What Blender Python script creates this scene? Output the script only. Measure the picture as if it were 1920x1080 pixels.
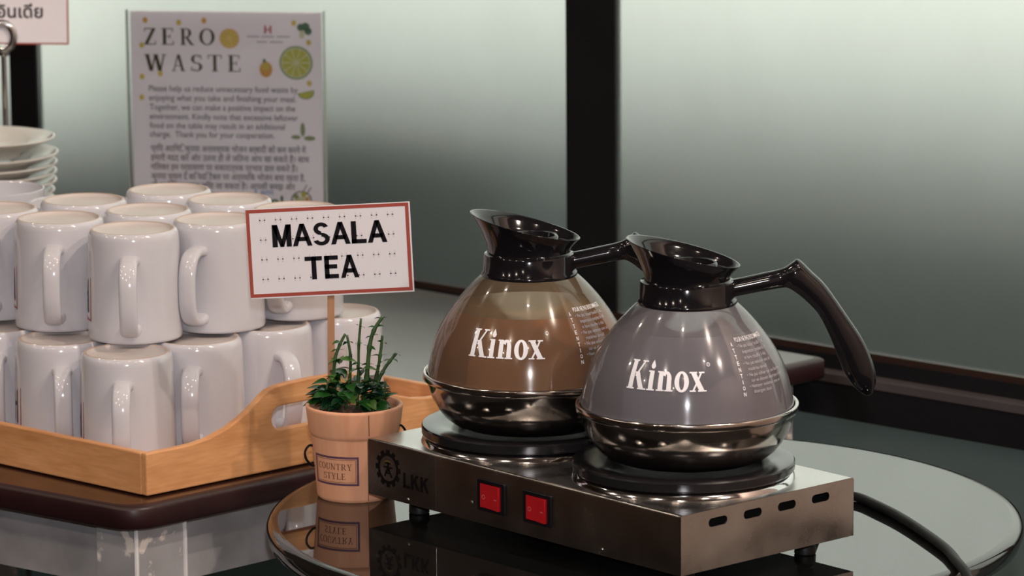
import bpy, bmesh, math, random
from mathutils import Vector, Matrix
random.seed(7)
for o in list(bpy.data.objects): bpy.data.objects.remove(o)
sc = bpy.context.scene
COL = sc.collection
PI = math.pi
TOPZ = 75.0                                   # height of the table tops above the floor, cm
def L(x, y, z=0.0): return Vector((x*.01, y*.01, (z+TOPZ)*.01))

# ------------------------------------------------------------------ camera
FPX, PITCH, ROLL, CAMH = 7700.0, 0.1843, -0.0076, 74.65
cd = bpy.data.cameras.new('camera'); cam = bpy.data.objects.new('camera', cd); COL.objects.link(cam)
cd.sensor_width = 36; cd.lens = FPX/1920*36; cd.clip_start = .05; cd.clip_end = 60
fw = Vector((0, math.cos(PITCH), -math.sin(PITCH))); up = Vector((0, math.sin(PITCH), math.cos(PITCH))); rt = Vector((1, 0, 0))
r2 = math.cos(ROLL)*rt + math.sin(ROLL)*up; u2 = math.cos(ROLL)*up - math.sin(ROLL)*rt
M = Matrix((r2, u2, -fw)).transposed().to_4x4(); M.translation = L(0, 0, CAMH); cam.matrix_world = M
cd.dof.use_dof = True; cd.dof.focus_distance = 3.08; cd.dof.aperture_fstop = 14
sc.camera = cam
# ------------------------------------------------------------------ world, lights, exposure
wd = bpy.data.worlds.new('overcast_sky'); sc.world = wd; wd.use_nodes = True
wn = wd.node_tree.nodes; wl = wd.node_tree.links
wn['Background'].inputs[0].default_value = (.965, 1.0, .93, 1); wn['Background'].inputs[1].default_value = 1.9
vs = sc.view_settings; vs.view_transform = 'Standard'; vs.look = 'None'; vs.gamma = 1; vs.use_curve_mapping = False; vs.exposure = 0.0
def lamp(name, kind, loc, energy, color, size, target=None, **k):
    d = bpy.data.lights.new(name, kind); d.energy = energy; d.color = color
    if kind == 'AREA': d.size = size
    else: d.shadow_soft_size = size
    o = bpy.data.objects.new(name, d); COL.objects.link(o); o.location = loc
    if target is not None: o.rotation_euler = (target-loc).to_track_quat('-Z', 'Y').to_euler()
    for a, b in k.items(): setattr(d, a, b)
    return o
lamp('camera_flash', 'SPOT', L(2, -6, CAMH+17), 104, (.97, .965, 1), .028, L(0, 320, 5), spot_size=math.radians(40), spot_blend=.4)
# room axes: t runs along the glass wall, n points into the room
WA = Vector((24.3, 372.7)); WT = Vector((.7403, -.6723)); WN = Vector((-.6723, -.7403))
def W(s, d): p = WA + WT*s + WN*d; return p.x, p.y
DOWNLIGHTS = [(-150, 120), (-40, 120), (70, 120), (-150, 250), (-40, 250), (70, 250), (180, 250), (180, 120), (140, 60), (220, 60), (-150, 380), (-40, 380), (70, 380), (180, 380)]  # those beside the cream wall are added, to brighten its reflection in the warmer
CEIL = 270 - TOPZ
for s, d in DOWNLIGHTS:
    x, y = W(s, d)
    lamp('downlight_bulb', 'SPOT', L(x, y, CEIL-3.5), {60: 58, 120: 8}.get(d, 15.5), (1, .84, .70), .03, L(x, y, -50), spot_size=math.radians(164), spot_blend=.5)

# ------------------------------------------------------------------ materials
def new_mat(name):
    m = bpy.data.materials.new(name); m.use_nodes = True
    return m, m.node_tree.nodes, m.node_tree.links, m.node_tree.nodes['Principled BSDF']
def mat(name, col, rough=.5, metal=0.0, var=0.0, vscale=20, bump=0.0, bscale=200, stretch=None, coat=0, ior=None, spec=None, rvar=0, col2=None):
    m, n, l, p = new_mat(name)
    p.inputs['Base Color'].default_value = (*col, 1); p.inputs['Roughness'].default_value = rough; p.inputs['Metallic'].default_value = metal
    if coat: p.inputs['Coat Weight'].default_value = coat; p.inputs['Coat Roughness'].default_value = .03
    if ior: p.inputs['IOR'].default_value = ior
    if spec is not None: p.inputs['Specular IOR Level'].default_value = spec
    tc = n.new('ShaderNodeTexCoord'); mp = n.new('ShaderNodeMapping'); l.new(tc.outputs['Object'], mp.inputs[0])
    if stretch: mp.inputs['Scale'].default_value = stretch
    if var or rvar or col2:
        no = n.new('ShaderNodeTexNoise'); no.inputs['Scale'].default_value = vscale; no.inputs['Detail'].default_value = 5; l.new(mp.outputs[0], no.inputs['Vector'])
        cr = n.new('ShaderNodeValToRGB'); l.new(no.outputs[0], cr.inputs[0])
        cr.color_ramp.elements[0].position = .3; cr.color_ramp.elements[1].position = .7
        c2 = col2 or tuple(max(0, c*(1-var)) for c in col)
        cr.color_ramp.elements[0].color = (*c2, 1); cr.color_ramp.elements[1].color = (*col, 1)
        if var or col2: l.new(cr.outputs[0], p.inputs['Base Color'])
        if rvar:
            mr = n.new('ShaderNodeMapRange'); l.new(no.outputs[0], mr.inputs[0]); mr.inputs[1].default_value = .3; mr.inputs[2].default_value = .7
            mr.inputs[3].default_value = max(0, rough-rvar); mr.inputs[4].default_value = rough+rvar; l.new(mr.outputs[0], p.inputs['Roughness'])
    if bump:
        nb = n.new('ShaderNodeTexNoise'); nb.inputs['Scale'].default_value = bscale; nb.inputs['Detail'].default_value = 3; l.new(mp.outputs[0], nb.inputs['Vector'])
        b = n.new('ShaderNodeBump'); b.inputs['Strength'].default_value = bump; b.inputs['Distance'].default_value = .001
        l.new(nb.outputs[0], b.inputs['Height']); l.new(b.outputs[0], p.inputs['Normal'])
    return m
def wood_mat(name, c1, c2, rough, ax, scale=6, grain=60):
    """long grain along local axis ax"""
    m, n, l, p = new_mat(name)
    tc = n.new('ShaderNodeTexCoord'); mp = n.new('ShaderNodeMapping'); l.new(tc.outputs['Object'], mp.inputs[0])
    s = [1, 1, 1]; s[ax] = .12; mp.inputs['Scale'].default_value = s
    a = n.new('ShaderNodeTexNoise'); a.inputs['Scale'].default_value = scale*4; a.inputs['Detail'].default_value = 6; a.inputs['Distortion'].default_value = 1.2; l.new(mp.outputs[0], a.inputs['Vector'])
    g = n.new('ShaderNodeTexNoise'); g.inputs['Scale'].default_value = grain*6; g.inputs['Detail'].default_value = 2; l.new(mp.outputs[0], g.inputs['Vector'])
    mx = n.new('ShaderNodeMath'); mx.operation = 'MULTIPLY_ADD'; l.new(g.outputs[0], mx.inputs[0]); mx.inputs[1].default_value = .35; l.new(a.outputs[0], mx.inputs[2])
    cr = n.new('ShaderNodeValToRGB'); l.new(mx.outputs[0], cr.inputs[0]); cr.color_ramp.elements[0].position = .45; cr.color_ramp.elements[1].position = .85
    cr.color_ramp.elements[0].color = (*c2, 1); cr.color_ramp.elements[1].color = (*c1, 1); l.new(cr.outputs[0], p.inputs['Base Color'])
    p.inputs['Roughness'].default_value = rough
    b = n.new('ShaderNodeBump'); b.inputs['Strength'].default_value = .12; b.inputs['Distance'].default_value = .001; l.new(g.outputs[0], b.inputs['Height']); l.new(b.outputs[0], p.inputs['Normal'])
    return m
def steel_mat(name, col, rough, stretch, anis=0.0, smudge=.08):
    m, n, l, p = new_mat(name)
    p.inputs['Metallic'].default_value = 1
    tc = n.new('ShaderNodeTexCoord'); mp = n.new('ShaderNodeMapping'); l.new(tc.outputs['Object'], mp.inputs[0]); mp.inputs['Scale'].default_value = stretch
    no = n.new('ShaderNodeTexNoise'); no.inputs['Scale'].default_value = 350; no.inputs['Detail'].default_value = 2; l.new(mp.outputs[0], no.inputs['Vector'])
    b = n.new('ShaderNodeBump'); b.inputs['Strength'].default_value = .06; b.inputs['Distance'].default_value = .0005; l.new(no.outputs[0], b.inputs['Height']); l.new(b.outputs[0], p.inputs['Normal'])
    sm = n.new('ShaderNodeTexNoise'); sm.inputs['Scale'].default_value = 28; sm.inputs['Detail'].default_value = 6; l.new(tc.outputs['Object'], sm.inputs['Vector'])
    mr = n.new('ShaderNodeMapRange'); l.new(sm.outputs[0], mr.inputs[0]); mr.inputs[1].default_value = .35; mr.inputs[2].default_value = .7; mr.inputs[3].default_value = rough; mr.inputs[4].default_value = rough+smudge
    l.new(mr.outputs[0], p.inputs['Roughness'])
    cr = n.new('ShaderNodeValToRGB'); l.new(sm.outputs[0], cr.inputs[0]); cr.color_ramp.elements[0].position = .3; cr.color_ramp.elements[1].position = .72
    cr.color_ramp.elements[0].color = (*[c*.82 for c in col], 1); cr.color_ramp.elements[1].color = (*col, 1); l.new(cr.outputs[0], p.inputs['Base Color'])
    return m
def frosted_mat(name):
    m, n, l, p = new_mat(name); n.remove(p)
    out = n['Material Output']
    tc = n.new('ShaderNodeTexCoord'); mp = n.new('ShaderNodeMapping'); mp.inputs['Scale'].default_value = (1, 1, .8); l.new(tc.outputs['Object'], mp.inputs[0])
    no = n.new('ShaderNodeTexNoise'); no.inputs['Scale'].default_value = 9; no.inputs['Detail'].default_value = 7; no.inputs['Roughness'].default_value = .65; l.new(mp.outputs[0], no.inputs['Vector'])
    cr = n.new('ShaderNodeValToRGB'); l.new(no.outputs[0], cr.inputs[0]); cr.color_ramp.elements[0].position = .25; cr.color_ramp.elements[1].position = .75
    cr.color_ramp.elements[0].color = (.73, .75, .71, 1); cr.color_ramp.elements[1].color = (.8, .82, .785, 1)
    t = n.new('ShaderNodeBsdfTranslucent'); l.new(cr.outputs[0], t.inputs[0])
    rf = n.new('ShaderNodeBsdfRefraction'); l.new(cr.outputs[0], rf.inputs[0]); rf.inputs['Roughness'].default_value = .62; rf.inputs['IOR'].default_value = 1.4
    tr = n.new('ShaderNodeMixShader'); tr.inputs[0].default_value = .93; l.new(t.outputs[0], tr.inputs[1]); l.new(rf.outputs[0], tr.inputs[2])
    d = n.new('ShaderNodeBsdfDiffuse'); d.inputs[0].default_value = (.36, .44, .44, 1)
    mx = n.new('ShaderNodeMixShader'); mx.inputs[0].default_value = .14; l.new(tr.outputs[0], mx.inputs[1]); l.new(d.outputs[0], mx.inputs[2])
    g = n.new('ShaderNodeBsdfGlossy'); g.inputs['Roughness'].default_value = .45
    m2 = n.new('ShaderNodeMixShader'); m2.inputs[0].default_value = .05; l.new(mx.outputs[0], m2.inputs[1]); l.new(g.outputs[0], m2.inputs[2])
    l.new(m2.outputs[0], out.inputs[0]); return m
def dome_mat(name, fog, fogcol, tint):
    """thin clear jug wall, fogged by steam and fine scratches"""
    m, n, l, p = new_mat(name); n.remove(p); out = n['Material Output']
    tr = n.new('ShaderNodeBsdfTransparent'); tr.inputs[0].default_value = (*tint, 1)
    d = n.new('ShaderNodeBsdfDiffuse'); d.inputs[0].default_value = (*fogcol, 1)
    tl = n.new('ShaderNodeBsdfTranslucent'); tl.inputs[0].default_value = (*fogcol, 1)
    f = n.new('ShaderNodeMixShader'); f.inputs[0].default_value = .2; l.new(d.outputs[0], f.inputs[1]); l.new(tl.outputs[0], f.inputs[2])
    mx = n.new('ShaderNodeMixShader'); mx.inputs[0].default_value = fog; l.new(tr.outputs[0], mx.inputs[1]); l.new(f.outputs[0], mx.inputs[2])
    lw = n.new('ShaderNodeFresnel'); lw.inputs[0].default_value = 1.62
    g1 = n.new('ShaderNodeBsdfGlossy'); g1.inputs['Roughness'].default_value = .02
    g2 = n.new('ShaderNodeBsdfGlossy'); g2.inputs['Roughness'].default_value = .17; g2.inputs['Anisotropy'].default_value = .35; g2.inputs['Rotation'].default_value = 0
    tg = n.new('ShaderNodeTangent'); tg.direction_type = 'RADIAL'; tg.axis = 'Z'; l.new(tg.outputs[0], g2.inputs['Tangent'])
    gm = n.new('ShaderNodeMixShader'); gm.inputs[0].default_value = .32; l.new(g1.outputs[0], gm.inputs[1]); l.new(g2.outputs[0], gm.inputs[2])
    m2 = n.new('ShaderNodeMixShader'); l.new(lw.outputs[0], m2.inputs[0]); l.new(mx.outputs[0], m2.inputs[1]); l.new(gm.outputs[0], m2.inputs[2])
    l.new(m2.outputs[0], out.inputs[0]); return m
def clear_mat(name):
    m, n, l, p = new_mat(name); n.remove(p); out = n['Material Output']
    tr = n.new('ShaderNodeBsdfTransparent'); tr.inputs[0].default_value = (.985, .99, .988, 1)
    g = n.new('ShaderNodeBsdfGlossy'); g.inputs['Roughness'].default_value = .05
    fr = n.new('ShaderNodeFresnel'); fr.inputs[0].default_value = 1.45
    mx = n.new('ShaderNodeMixShader'); l.new(fr.outputs[0], mx.inputs[0]); l.new(tr.outputs[0], mx.inputs[1]); l.new(g.outputs[0], mx.inputs[2])
    l.new(mx.outputs[0], out.inputs[0]); return m
def emit_mat(name, col, s):
    m, n, l, p = new_mat(name); p.inputs['Emission Color'].default_value = (*col, 1); p.inputs['Emission Strength'].default_value = s; return m

MT = dict(
    ceramic=mat('white_glazed_ceramic', (.615, .605, .65), .12, var=.04, vscale=12, ior=1.5),
    foot=mat('warm_foot_ring', (.50, .37, .30), .35, var=.1),
    mugbase=mat('satin_ceramic_base', (.60, .54, .52), .42, var=.08, vscale=30),
    plate=mat('cream_glazed_ceramic', (.68, .66, .62), .12, var=.05, ior=1.5),
    frame=mat('black_painted_frame', (.010, .010, .012), .42, var=.3, vscale=8, spec=.2),
    frameb=mat('dark_brown_frame', (.035, .018, .014), .4, var=.3, vscale=8, spec=.25),
    ledge=mat('grey_metal_ledge', (.085, .072, .076), .45, metal=.2, var=.2),
    tabletop=mat('black_glass_tabletop', (.006, .006, .006), .015, ior=1.62, rvar=.012, vscale=7),
    tablerim=mat('black_polished_rim', (.012, .011, .010), .08, ior=1.7, var=.3),
    buffet=mat('dark_brown_lacquer', (.045, .018, .013), .13, var=.35, vscale=14, ior=1.45, rvar=.06, stretch=(1, 1, 1)),
    buffetedge=mat('dark_red_brown_lacquer', (.030, .009, .010), .42, var=.35, vscale=14, bump=.06, bscale=150),
    zinc=mat('grey_galvanised_metal', (.46, .45, .465), .5, metal=.1, var=.4, vscale=18, bump=.1, bscale=90, rvar=.12),
    palestrip=mat('worn_pale_edge', (.85, .83, .84), .5, var=.3, vscale=60, stretch=(1, 1, .3)), zincleg=mat('paint_spotted_metal', (.46, .45, .465), .5, metal=.1, var=.3, vscale=18),
    floor=mat('dark_carpet', (.018, .016, .016), .95, var=.4, vscale=60, bump=.3, bscale=400),
    wallbrown=mat('brown_wood_panelling', (.11, .058, .037), .5, var=.35, vscale=6, stretch=(1, 1, .2)),
    wallcream=mat('cream_plaster', (.72, .60, .54), .8, var=.1, vscale=10, bump=.1),
    ceiling=mat('grey_ceiling', (.22, .19, .17), .9, var=.1, vscale=6),
    outside=mat('dark_teal_outdoor_block', (.05, .095, .10), .9, var=.35, vscale=5),
    outground=mat('pale_paving', (.88, .90, .86), .9, var=.3, vscale=3),
    frosted=frosted_mat('frosted_glass'),
    clear=clear_mat('clear_acrylic'),
    steel=steel_mat('brushed_stainless_steel', (.60, .57, .54), .20, (1, 1, .04)),
    steeltop=steel_mat('scuffed_stainless_steel', (.62, .60, .58), .22, (.05, 1, 1), smudge=.16),
    steelbowl=steel_mat('polished_stainless_steel', (.56, .52, .49), .10, (.3, .3, 1), smudge=.07),
    chrome=steel_mat('chrome', (.72, .70, .70), .08, (1, 1, .1), smudge=.05),
    blackplastic=mat('glossy_black_plastic', (.009, .008, .010), .10, ior=1.45, var=.2),
    blackmatte=mat('black_rubber', (.012, .012, .012), .5, var=.2, spec=.25),
    hotplate=mat('dark_grey_hot_plate', (.028, .027, .03), .16, metal=.5, var=.3, vscale=30, rvar=.06),
    red=mat('red_translucent_plastic', (.48, .012, .018), .25, var=.15),
    redline=mat('red_brown_print', (.36, .055, .035), .55),
    paper=mat('white_paper', (.84, .82, .87), .35, var=.02),
    posterpaper=mat('pale_lilac_paper', (.95, .91, .97), .4, var=.02),
    ink=mat('black_ink', (.010, .009, .012), .5, spec=.06),
    greyink=mat('grey_ink', (.09, .085, .095), .6, spec=.06),
    faintink=mat('faint_grey_print', (.69, .665, .715), .5),
    oliveink=mat('olive_ink', (.075, .072, .038), .6, spec=.06),
    orangeink=mat('orange_print', (.72, .38, .08), .6, var=.2), yellowink=mat('yellow_print', (.70, .55, .10), .6, var=.2),
    orangepale=mat('pale_orange_print', (.78, .60, .30), .6), limeink=mat('lime_print', (.52, .52, .06), .6, var=.15), limepale=mat('pale_lime_print', (.62, .63, .39), .6), greenrim=mat('green_print', (.22, .34, .16), .6, var=.1),
    darkgreenink=mat('dark_green_print', (.05, .18, .09), .6, var=.3), blueink=mat('blue_print', (.12, .25, .55), .6), sageink=mat('sage_print', (.24, .30, .14), .6), pinkred=mat('pink_red_print', (.55, .16, .17), .6), palegrey=mat('pale_grey_print', (.44, .41, .46), .6),
    edgegrey=mat('grey_green_acrylic_edge', (.30, .34, .31), .3),
    whiteprint=mat('white_print', (.86, .85, .90), .5),
    logo=mat('black_logo_print', (.007, .006, .006), .5, spec=.06), logoyellow=mat('dull_yellow_logo_print', (.10, .065, .010), .5),
    purpleink=mat('purple_ink', (.12, .05, .09), .6), brownink=mat('brown_ink', (.11, .045, .025), .6),
    oak0=wood_mat('light_oak_along_x', (.82, .42, .19), (.52, .225, .08), .42, 0), 
    pot=wood_mat('terracotta_paper', (.88, .46, .285), (.72, .34, .19), .55, 2, 5, 30),
    stick=wood_mat('pale_wood_stick', (.50, .27, .14), (.36, .17, .08), .55, 2),
    soil=mat('brown_pebble_soil', (.24, .13, .08), .9, var=.6, vscale=90, bump=.5, bscale=150),
    leaf=mat('glossy_green_leaf', (.025, .13, .022), .3, var=.6, vscale=40), leafdark=mat('dark_green_leaf', (.010, .055, .022), .25, var=.5, vscale=40), leaflight=mat('fresh_green_leaf', (.075, .20, .030), .35, var=.4, vscale=40),
    stem=mat('green_stem', (.055, .13, .035), .45, var=.5, vscale=60), petal=mat('pale_pink_dry_petal', (.55, .36, .28), .6, var=.3),
    tea=mat('milky_brown_tea', (.42, .17, .075), .16, var=.05), teatop=mat('milky_tea_surface', (.50, .33, .19), .2, var=.06),
    water=None, domeA=dome_mat('fogged_clear_jug_wall', .30, (.30, .235, .165), (.86, .80, .72)), domeB=dome_mat('scratched_clear_jug_wall', .30, (.44, .42, .465), (.92, .91, .93)),
    bulb=emit_mat('warm_bulb', (1, .68, .38), 45),
)
m, n, l, p = new_mat('greyish_hot_water'); p.inputs['Base Color'].default_value = (.158, .15, .168, 1); p.inputs['Roughness'].default_value = .12; p.inputs['IOR'].default_value = 1.33
MT['water'] = m

m = MT['zincleg']; n = m.node_tree.nodes; l = m.node_tree.links; p = n['Principled BSDF']     # pale paint drips
vo = n.new('ShaderNodeTexNoise'); vo.inputs['Scale'].default_value = 62; vo.inputs['Detail'].default_value = 3; mp = n['Mapping']; l.new(mp.outputs[0], vo.inputs['Vector'])
cr = n.new('ShaderNodeValToRGB'); l.new(vo.outputs[0], cr.inputs[0]); cr.color_ramp.elements[0].position = .60; cr.color_ramp.elements[1].position = .67
mx = n.new('ShaderNodeMixRGB'); l.new(cr.outputs[0], mx.inputs[0]); l.new(p.inputs['Base Color'].links[0].from_socket, mx.inputs[1]); mx.inputs[2].default_value = (.85, .78, .72, 1); l.new(mx.outputs[0], p.inputs['Base Color'])
for nm, f_ in (('posterpaper', .06), ('paper', .05)):      # thin paper lets some light through
    m = MT[nm]; n = m.node_tree.nodes; l = m.node_tree.links; p = n['Principled BSDF']
    tl = n.new('ShaderNodeBsdfTranslucent'); tl.inputs[0].default_value = (.8, .78, .82, 1); mx = n.new('ShaderNodeMixShader'); mx.inputs[0].default_value = f_
    l.new(p.outputs[0], mx.inputs[1]); l.new(tl.outputs[0], mx.inputs[2]); l.new(mx.outputs[0], n['Material Output'].inputs[0])
# ------------------------------------------------------------------ mesh helpers (all in cm, local to the object)
def mk(name, verts, faces, m, parent=None, loc=None, smooth=False, rotz=0, autos=None, mesh=None):
    if mesh is None:
        mesh = bpy.data.meshes.new(name); mesh.from_pydata([(v[0]*.01, v[1]*.01, v[2]*.01) for v in verts], [], faces); mesh.update()
        if m is not None: mesh.materials.append(MT[m] if isinstance(m, str) else m)
        if smooth:
            mesh.polygons.foreach_set('use_smooth', [True]*len(mesh.polygons))
            if autos: mesh.set_sharp_from_angle(angle=math.radians(autos))
    o = bpy.data.objects.new(name, mesh); COL.objects.link(o)
    if parent: o.parent = parent
    if loc is not None: o.location = loc
    o.rotation_euler.z = rotz
    return o
def thing(name, label, cat, loc, rotz=0, group=None):
    o = bpy.data.objects.new(name, None); COL.objects.link(o); o.empty_display_size = .02; o.location = loc; o.rotation_euler.z = rotz
    tag(o, label, cat, group); return o
def tag(o, label=None, cat=None, group=None, kind=None):
    if label: o['label'] = label
    if cat: o['category'] = cat
    if group: o['group'] = group
    if kind: o['kind'] = kind
    return o
def copy_tree(o, parent=None):
    c = o.copy(); COL.objects.link(c); c.parent = parent
    for ch in list(o.children): copy_tree(ch, c)
    return c
class MB:
    def __init__(s): s.v = []; s.f = []
    def add(s, vf, off=(0, 0, 0)):
        b = len(s.v); s.v += [(p[0]+off[0], p[1]+off[1], p[2]+off[2]) for p in vf[0]]; s.f += [tuple(i+b for i in f) for f in vf[1]]; return s
    def build(s, name, m, parent=None, loc=None, **k): return mk(name, s.v, s.f, m, parent, loc, **k)
def lathe(prof, seg=64, a0=0, a1=2*PI):
    v = []; f = []; full = abs(a1-a0-2*PI) < 1e-6; idx = []
    ns = seg if full else seg+1
    for r, z in prof:
        if r < 1e-6: idx.append([len(v)]*ns); v.append((0, 0, z))
        else:
            row = []
            for i in range(ns):
                a = a0+(a1-a0)*i/seg; row.append(len(v)); v.append((r*math.cos(a), r*math.sin(a), z))
            idx.append(row)
    for a, b in zip(idx[:-1], idx[1:]):
        for i in range(seg):
            j = (i+1) % ns if full else i+1
            q = [a[i], a[j], b[j], b[i]]; qq = []
            for k in q:
                if k not in qq: qq.append(k)
            if len(qq) > 2: f.append(tuple(qq))
    return v, f
def box(x0, x1, y0, y1, z0, z1, bev=0):
    if bev:
        bm = bmesh.new(); vs_ = [bm.verts.new(c) for c in ((x0, y0, z0), (x1, y0, z0), (x1, y1, z0), (x0, y1, z0), (x0, y0, z1), (x1, y0, z1), (x1, y1, z1), (x0, y1, z1))]
        for q in ((3, 2, 1, 0), (4, 5, 6, 7), (0, 1, 5, 4), (1, 2, 6, 5), (2, 3, 7, 6), (3, 0, 4, 7)): bm.faces.new([vs_[i] for i in q])
        bmesh.ops.bevel(bm, geom=bm.edges[:], offset=bev, segments=2, profile=.5, affect='EDGES')
        return bm_out(bm)
    v = [(x0, y0, z0), (x1, y0, z0), (x1, y1, z0), (x0, y1, z0), (x0, y0, z1), (x1, y0, z1), (x1, y1, z1), (x0, y1, z1)]
    return v, [(3, 2, 1, 0), (4, 5, 6, 7), (0, 1, 5, 4), (1, 2, 6, 5), (2, 3, 7, 6), (3, 0, 4, 7)]
def bm_out(bm):
    bm.verts.index_update(); r = [tuple(v.co) for v in bm.verts], [tuple(v.index for v in f.verts) for f in bm.faces]; bm.free(); return r
def plate(outline, holes, th, bev=0):
    """2-D outline with holes in (x,y), thickness th in +z"""
    bm = bmesh.new(); 
    for loop in [outline]+list(holes):
        vv = [bm.verts.new((p[0], p[1], 0)) for p in loop]
        for i in range(len(vv)): bm.edges.new((vv[i], vv[(i+1) % len(vv)]))
    bmesh.ops.triangle_fill(bm, use_beauty=True, use_dissolve=False, edges=bm.edges[:])
    r = bmesh.ops.extrude_face_region(bm, geom=bm.faces[:])
    bmesh.ops.translate(bm, vec=(0, 0, th), verts=[e for e in r['geom'] if isinstance(e, bmesh.types.BMVert)])
    bmesh.ops.recalc_face_normals(bm, faces=bm.faces[:])
    if bev:
        ed = [e for e in bm.edges if len(e.link_faces) == 2 and e.calc_face_angle(0) > .9]
        bmesh.ops.bevel(bm, geom=ed, offset=bev, segments=2, profile=.5, affect='EDGES')
    return bm_out(bm)
def xf(vf, fn): return [fn(*p) for p in vf[0]], vf[1]
def loft(rings, cap=True, closed=True):
    v = []; f = []; n = len(rings[0])
    for r in rings: v += r
    for k in range(len(rings)-1):
        for i in range(n if closed else n-1):
            j = (i+1) % n; f.append((k*n+i, k*n+j, (k+1)*n+j, (k+1)*n+i))
    if cap: f.append(tuple(range(n-1, -1, -1))); f.append(tuple((len(rings)-1)*n+i for i in range(n)))
    return v, f
def tube(path, rad, seg=10, flat=1.0, upv=Vector((0, 0, 1))):
    """tube through path; rad number or list; flat = side half width / in-plane half width"""
    P = [Vector(p) for p in path]; rings = []
    rad = rad if isinstance(rad, (list, tuple)) else [rad]*len(P)
    for i, p in enumerate(P):
        t = (P[min(i+1, len(P)-1)]-P[max(i-1, 0)]).normalized()
        a = t.cross(upv)
        if a.length < 1e-4: a = t.cross(Vector((1, 0, 0)))
        a.normalize(); b = a.cross(t).normalized()
        rings.append([tuple(p + a*(rad[i]*flat*math.cos(q)) + b*(rad[i]*math.sin(q))) for q in [2*PI*k/seg for k in range(seg)]])
    return loft(rings)
def spline(pts, n=8):
    out = []; P = [Vector(p) for p in pts]
    for i in range(len(P)-1):
        p0, p1, p2, p3 = P[max(i-1, 0)], P[i], P[i+1], P[min(i+2, len(P)-1)]
        for k in range(n):
            t = k/n; out.append(.5*((2*p1)+(p2-p0)*t+(2*p0-5*p1+4*p2-p3)*t*t+(3*p1-p0-3*p2+p3)*t**3))
    out.append(P[-1]); return out
def rrect(x0, x1, y0, y1, r, n=5):
    o = []
    for cx, cy, a in ((x1-r, y1-r, 0), (x0+r, y1-r, 90), (x0+r, y0+r, 180), (x1-r, y0+r, 270)):
        for k in range(n+1):
            q = math.radians(a+90*k/n); o.append((cx+r*math.cos(q), cy+r*math.sin(q)))
    return o
def disc(cx, cy, rx, ry, n=28, a0=0, a1=360):
    pts = [(cx+rx*math.cos(math.radians(a0+(a1-a0)*k/n)), cy+ry*math.sin(math.radians(a0+(a1-a0)*k/n)), 0) for k in range(n + (a1-a0 < 360))]
    return pts, [tuple(range(len(pts)))]
def ring2d(cx, cy, r0, r1, n=32, ry=1):
    v = []; f = []
    for k in range(n):
        a = 2*PI*k/n; v += [(cx+r0*math.cos(a), cy+r0*ry*math.sin(a), 0), (cx+r1*math.cos(a), cy+r1*ry*math.sin(a), 0)]
    for k in range(n): j = (k+1) % n; f.append((2*k, 2*k+1, 2*j+1, 2*j))
    return v, f
def frame2d(x0, x1, y0, y1, w):
    v = [(x0, y0, 0), (x1, y0, 0), (x1, y1, 0), (x0, y1, 0), (x0+w, y0+w, 0), (x1-w, y0+w, 0), (x1-w, y1-w, 0), (x0+w, y1-w, 0)]
    return v, [(0, 1, 5, 4), (1, 2, 6, 5), (2, 3, 7, 6), (3, 0, 4, 7)]
# ---- lettering: plain letters come from the built-in font, serif letters are drawn stroke by stroke
def sans(text, bold=0.0):
    cu = bpy.data.curves.new('t', 'FONT'); cu.body = text; cu.size = 1; cu.resolution_u = 3; cu.offset = bold
    o = bpy.data.objects.new('t', cu); COL.objects.link(o)
    dg = bpy.context.evaluated_depsgraph_get(); me = bpy.data.meshes.new_from_object(o.evaluated_get(dg))
    v = [tuple(x.co) for x in me.vertices]; f = [tuple(p.vertices) for p in me.polygons]
    bpy.data.objects.remove(o); bpy.data.meshes.remove(me); bpy.data.curves.remove(cu)
    return v, f
def fit(vf, x0, x1, y0, y1=None, rows=None):
    """scale to the width x0..x1, base at y0; with y1 also to that height"""
    v, f = vf
    if not v: return vf
    a = min(p[0] for p in v); b = max(p[0] for p in v); c = rows[0] if rows else min(p[1] for p in v); d = rows[1] if rows else max(p[1] for p in v)
    sx = (x1-x0)/(b-a); sy = (y1-y0)/(d-c) if y1 is not None else sx
    return [(x0+(p[0]-a)*sx, y0+(p[1]-c)*sy, 0) for p in v], f
def seg_(x0, y0, x1, y1, w):
    """stroke of horizontal width w between two heights"""
    return [(x0-w/2, y0, 0), (x0+w/2, y0, 0), (x1+w/2, y1, 0), (x1-w/2, y1, 0)], [(0, 1, 2, 3)]
def bar(x0, x1, y0, y1): return [(x0, y0, 0), (x1, y0, 0), (x1, y1, 0), (x0, y1, 0)], [(0, 1, 2, 3)]
def arc(cx, cy, rx, ry, a0, a1, tx, ty, n=20):
    """curved stroke, tx thick at the sides and ty thick at top and bottom"""
    v = []; f = []
    for k in range(n+1):
        a = math.radians(a0+(a1-a0)*k/n); v += [(cx+rx*math.cos(a), cy+ry*math.sin(a), 0), (cx+(rx-tx)*math.cos(a), cy+(ry-ty)*math.sin(a), 0)]
    for k in range(n): f.append((2*k, 2*k+2, 2*k+3, 2*k+1) if a1 > a0 else (2*k, 2*k+1, 2*k+3, 2*k+2))
    return v, f
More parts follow.
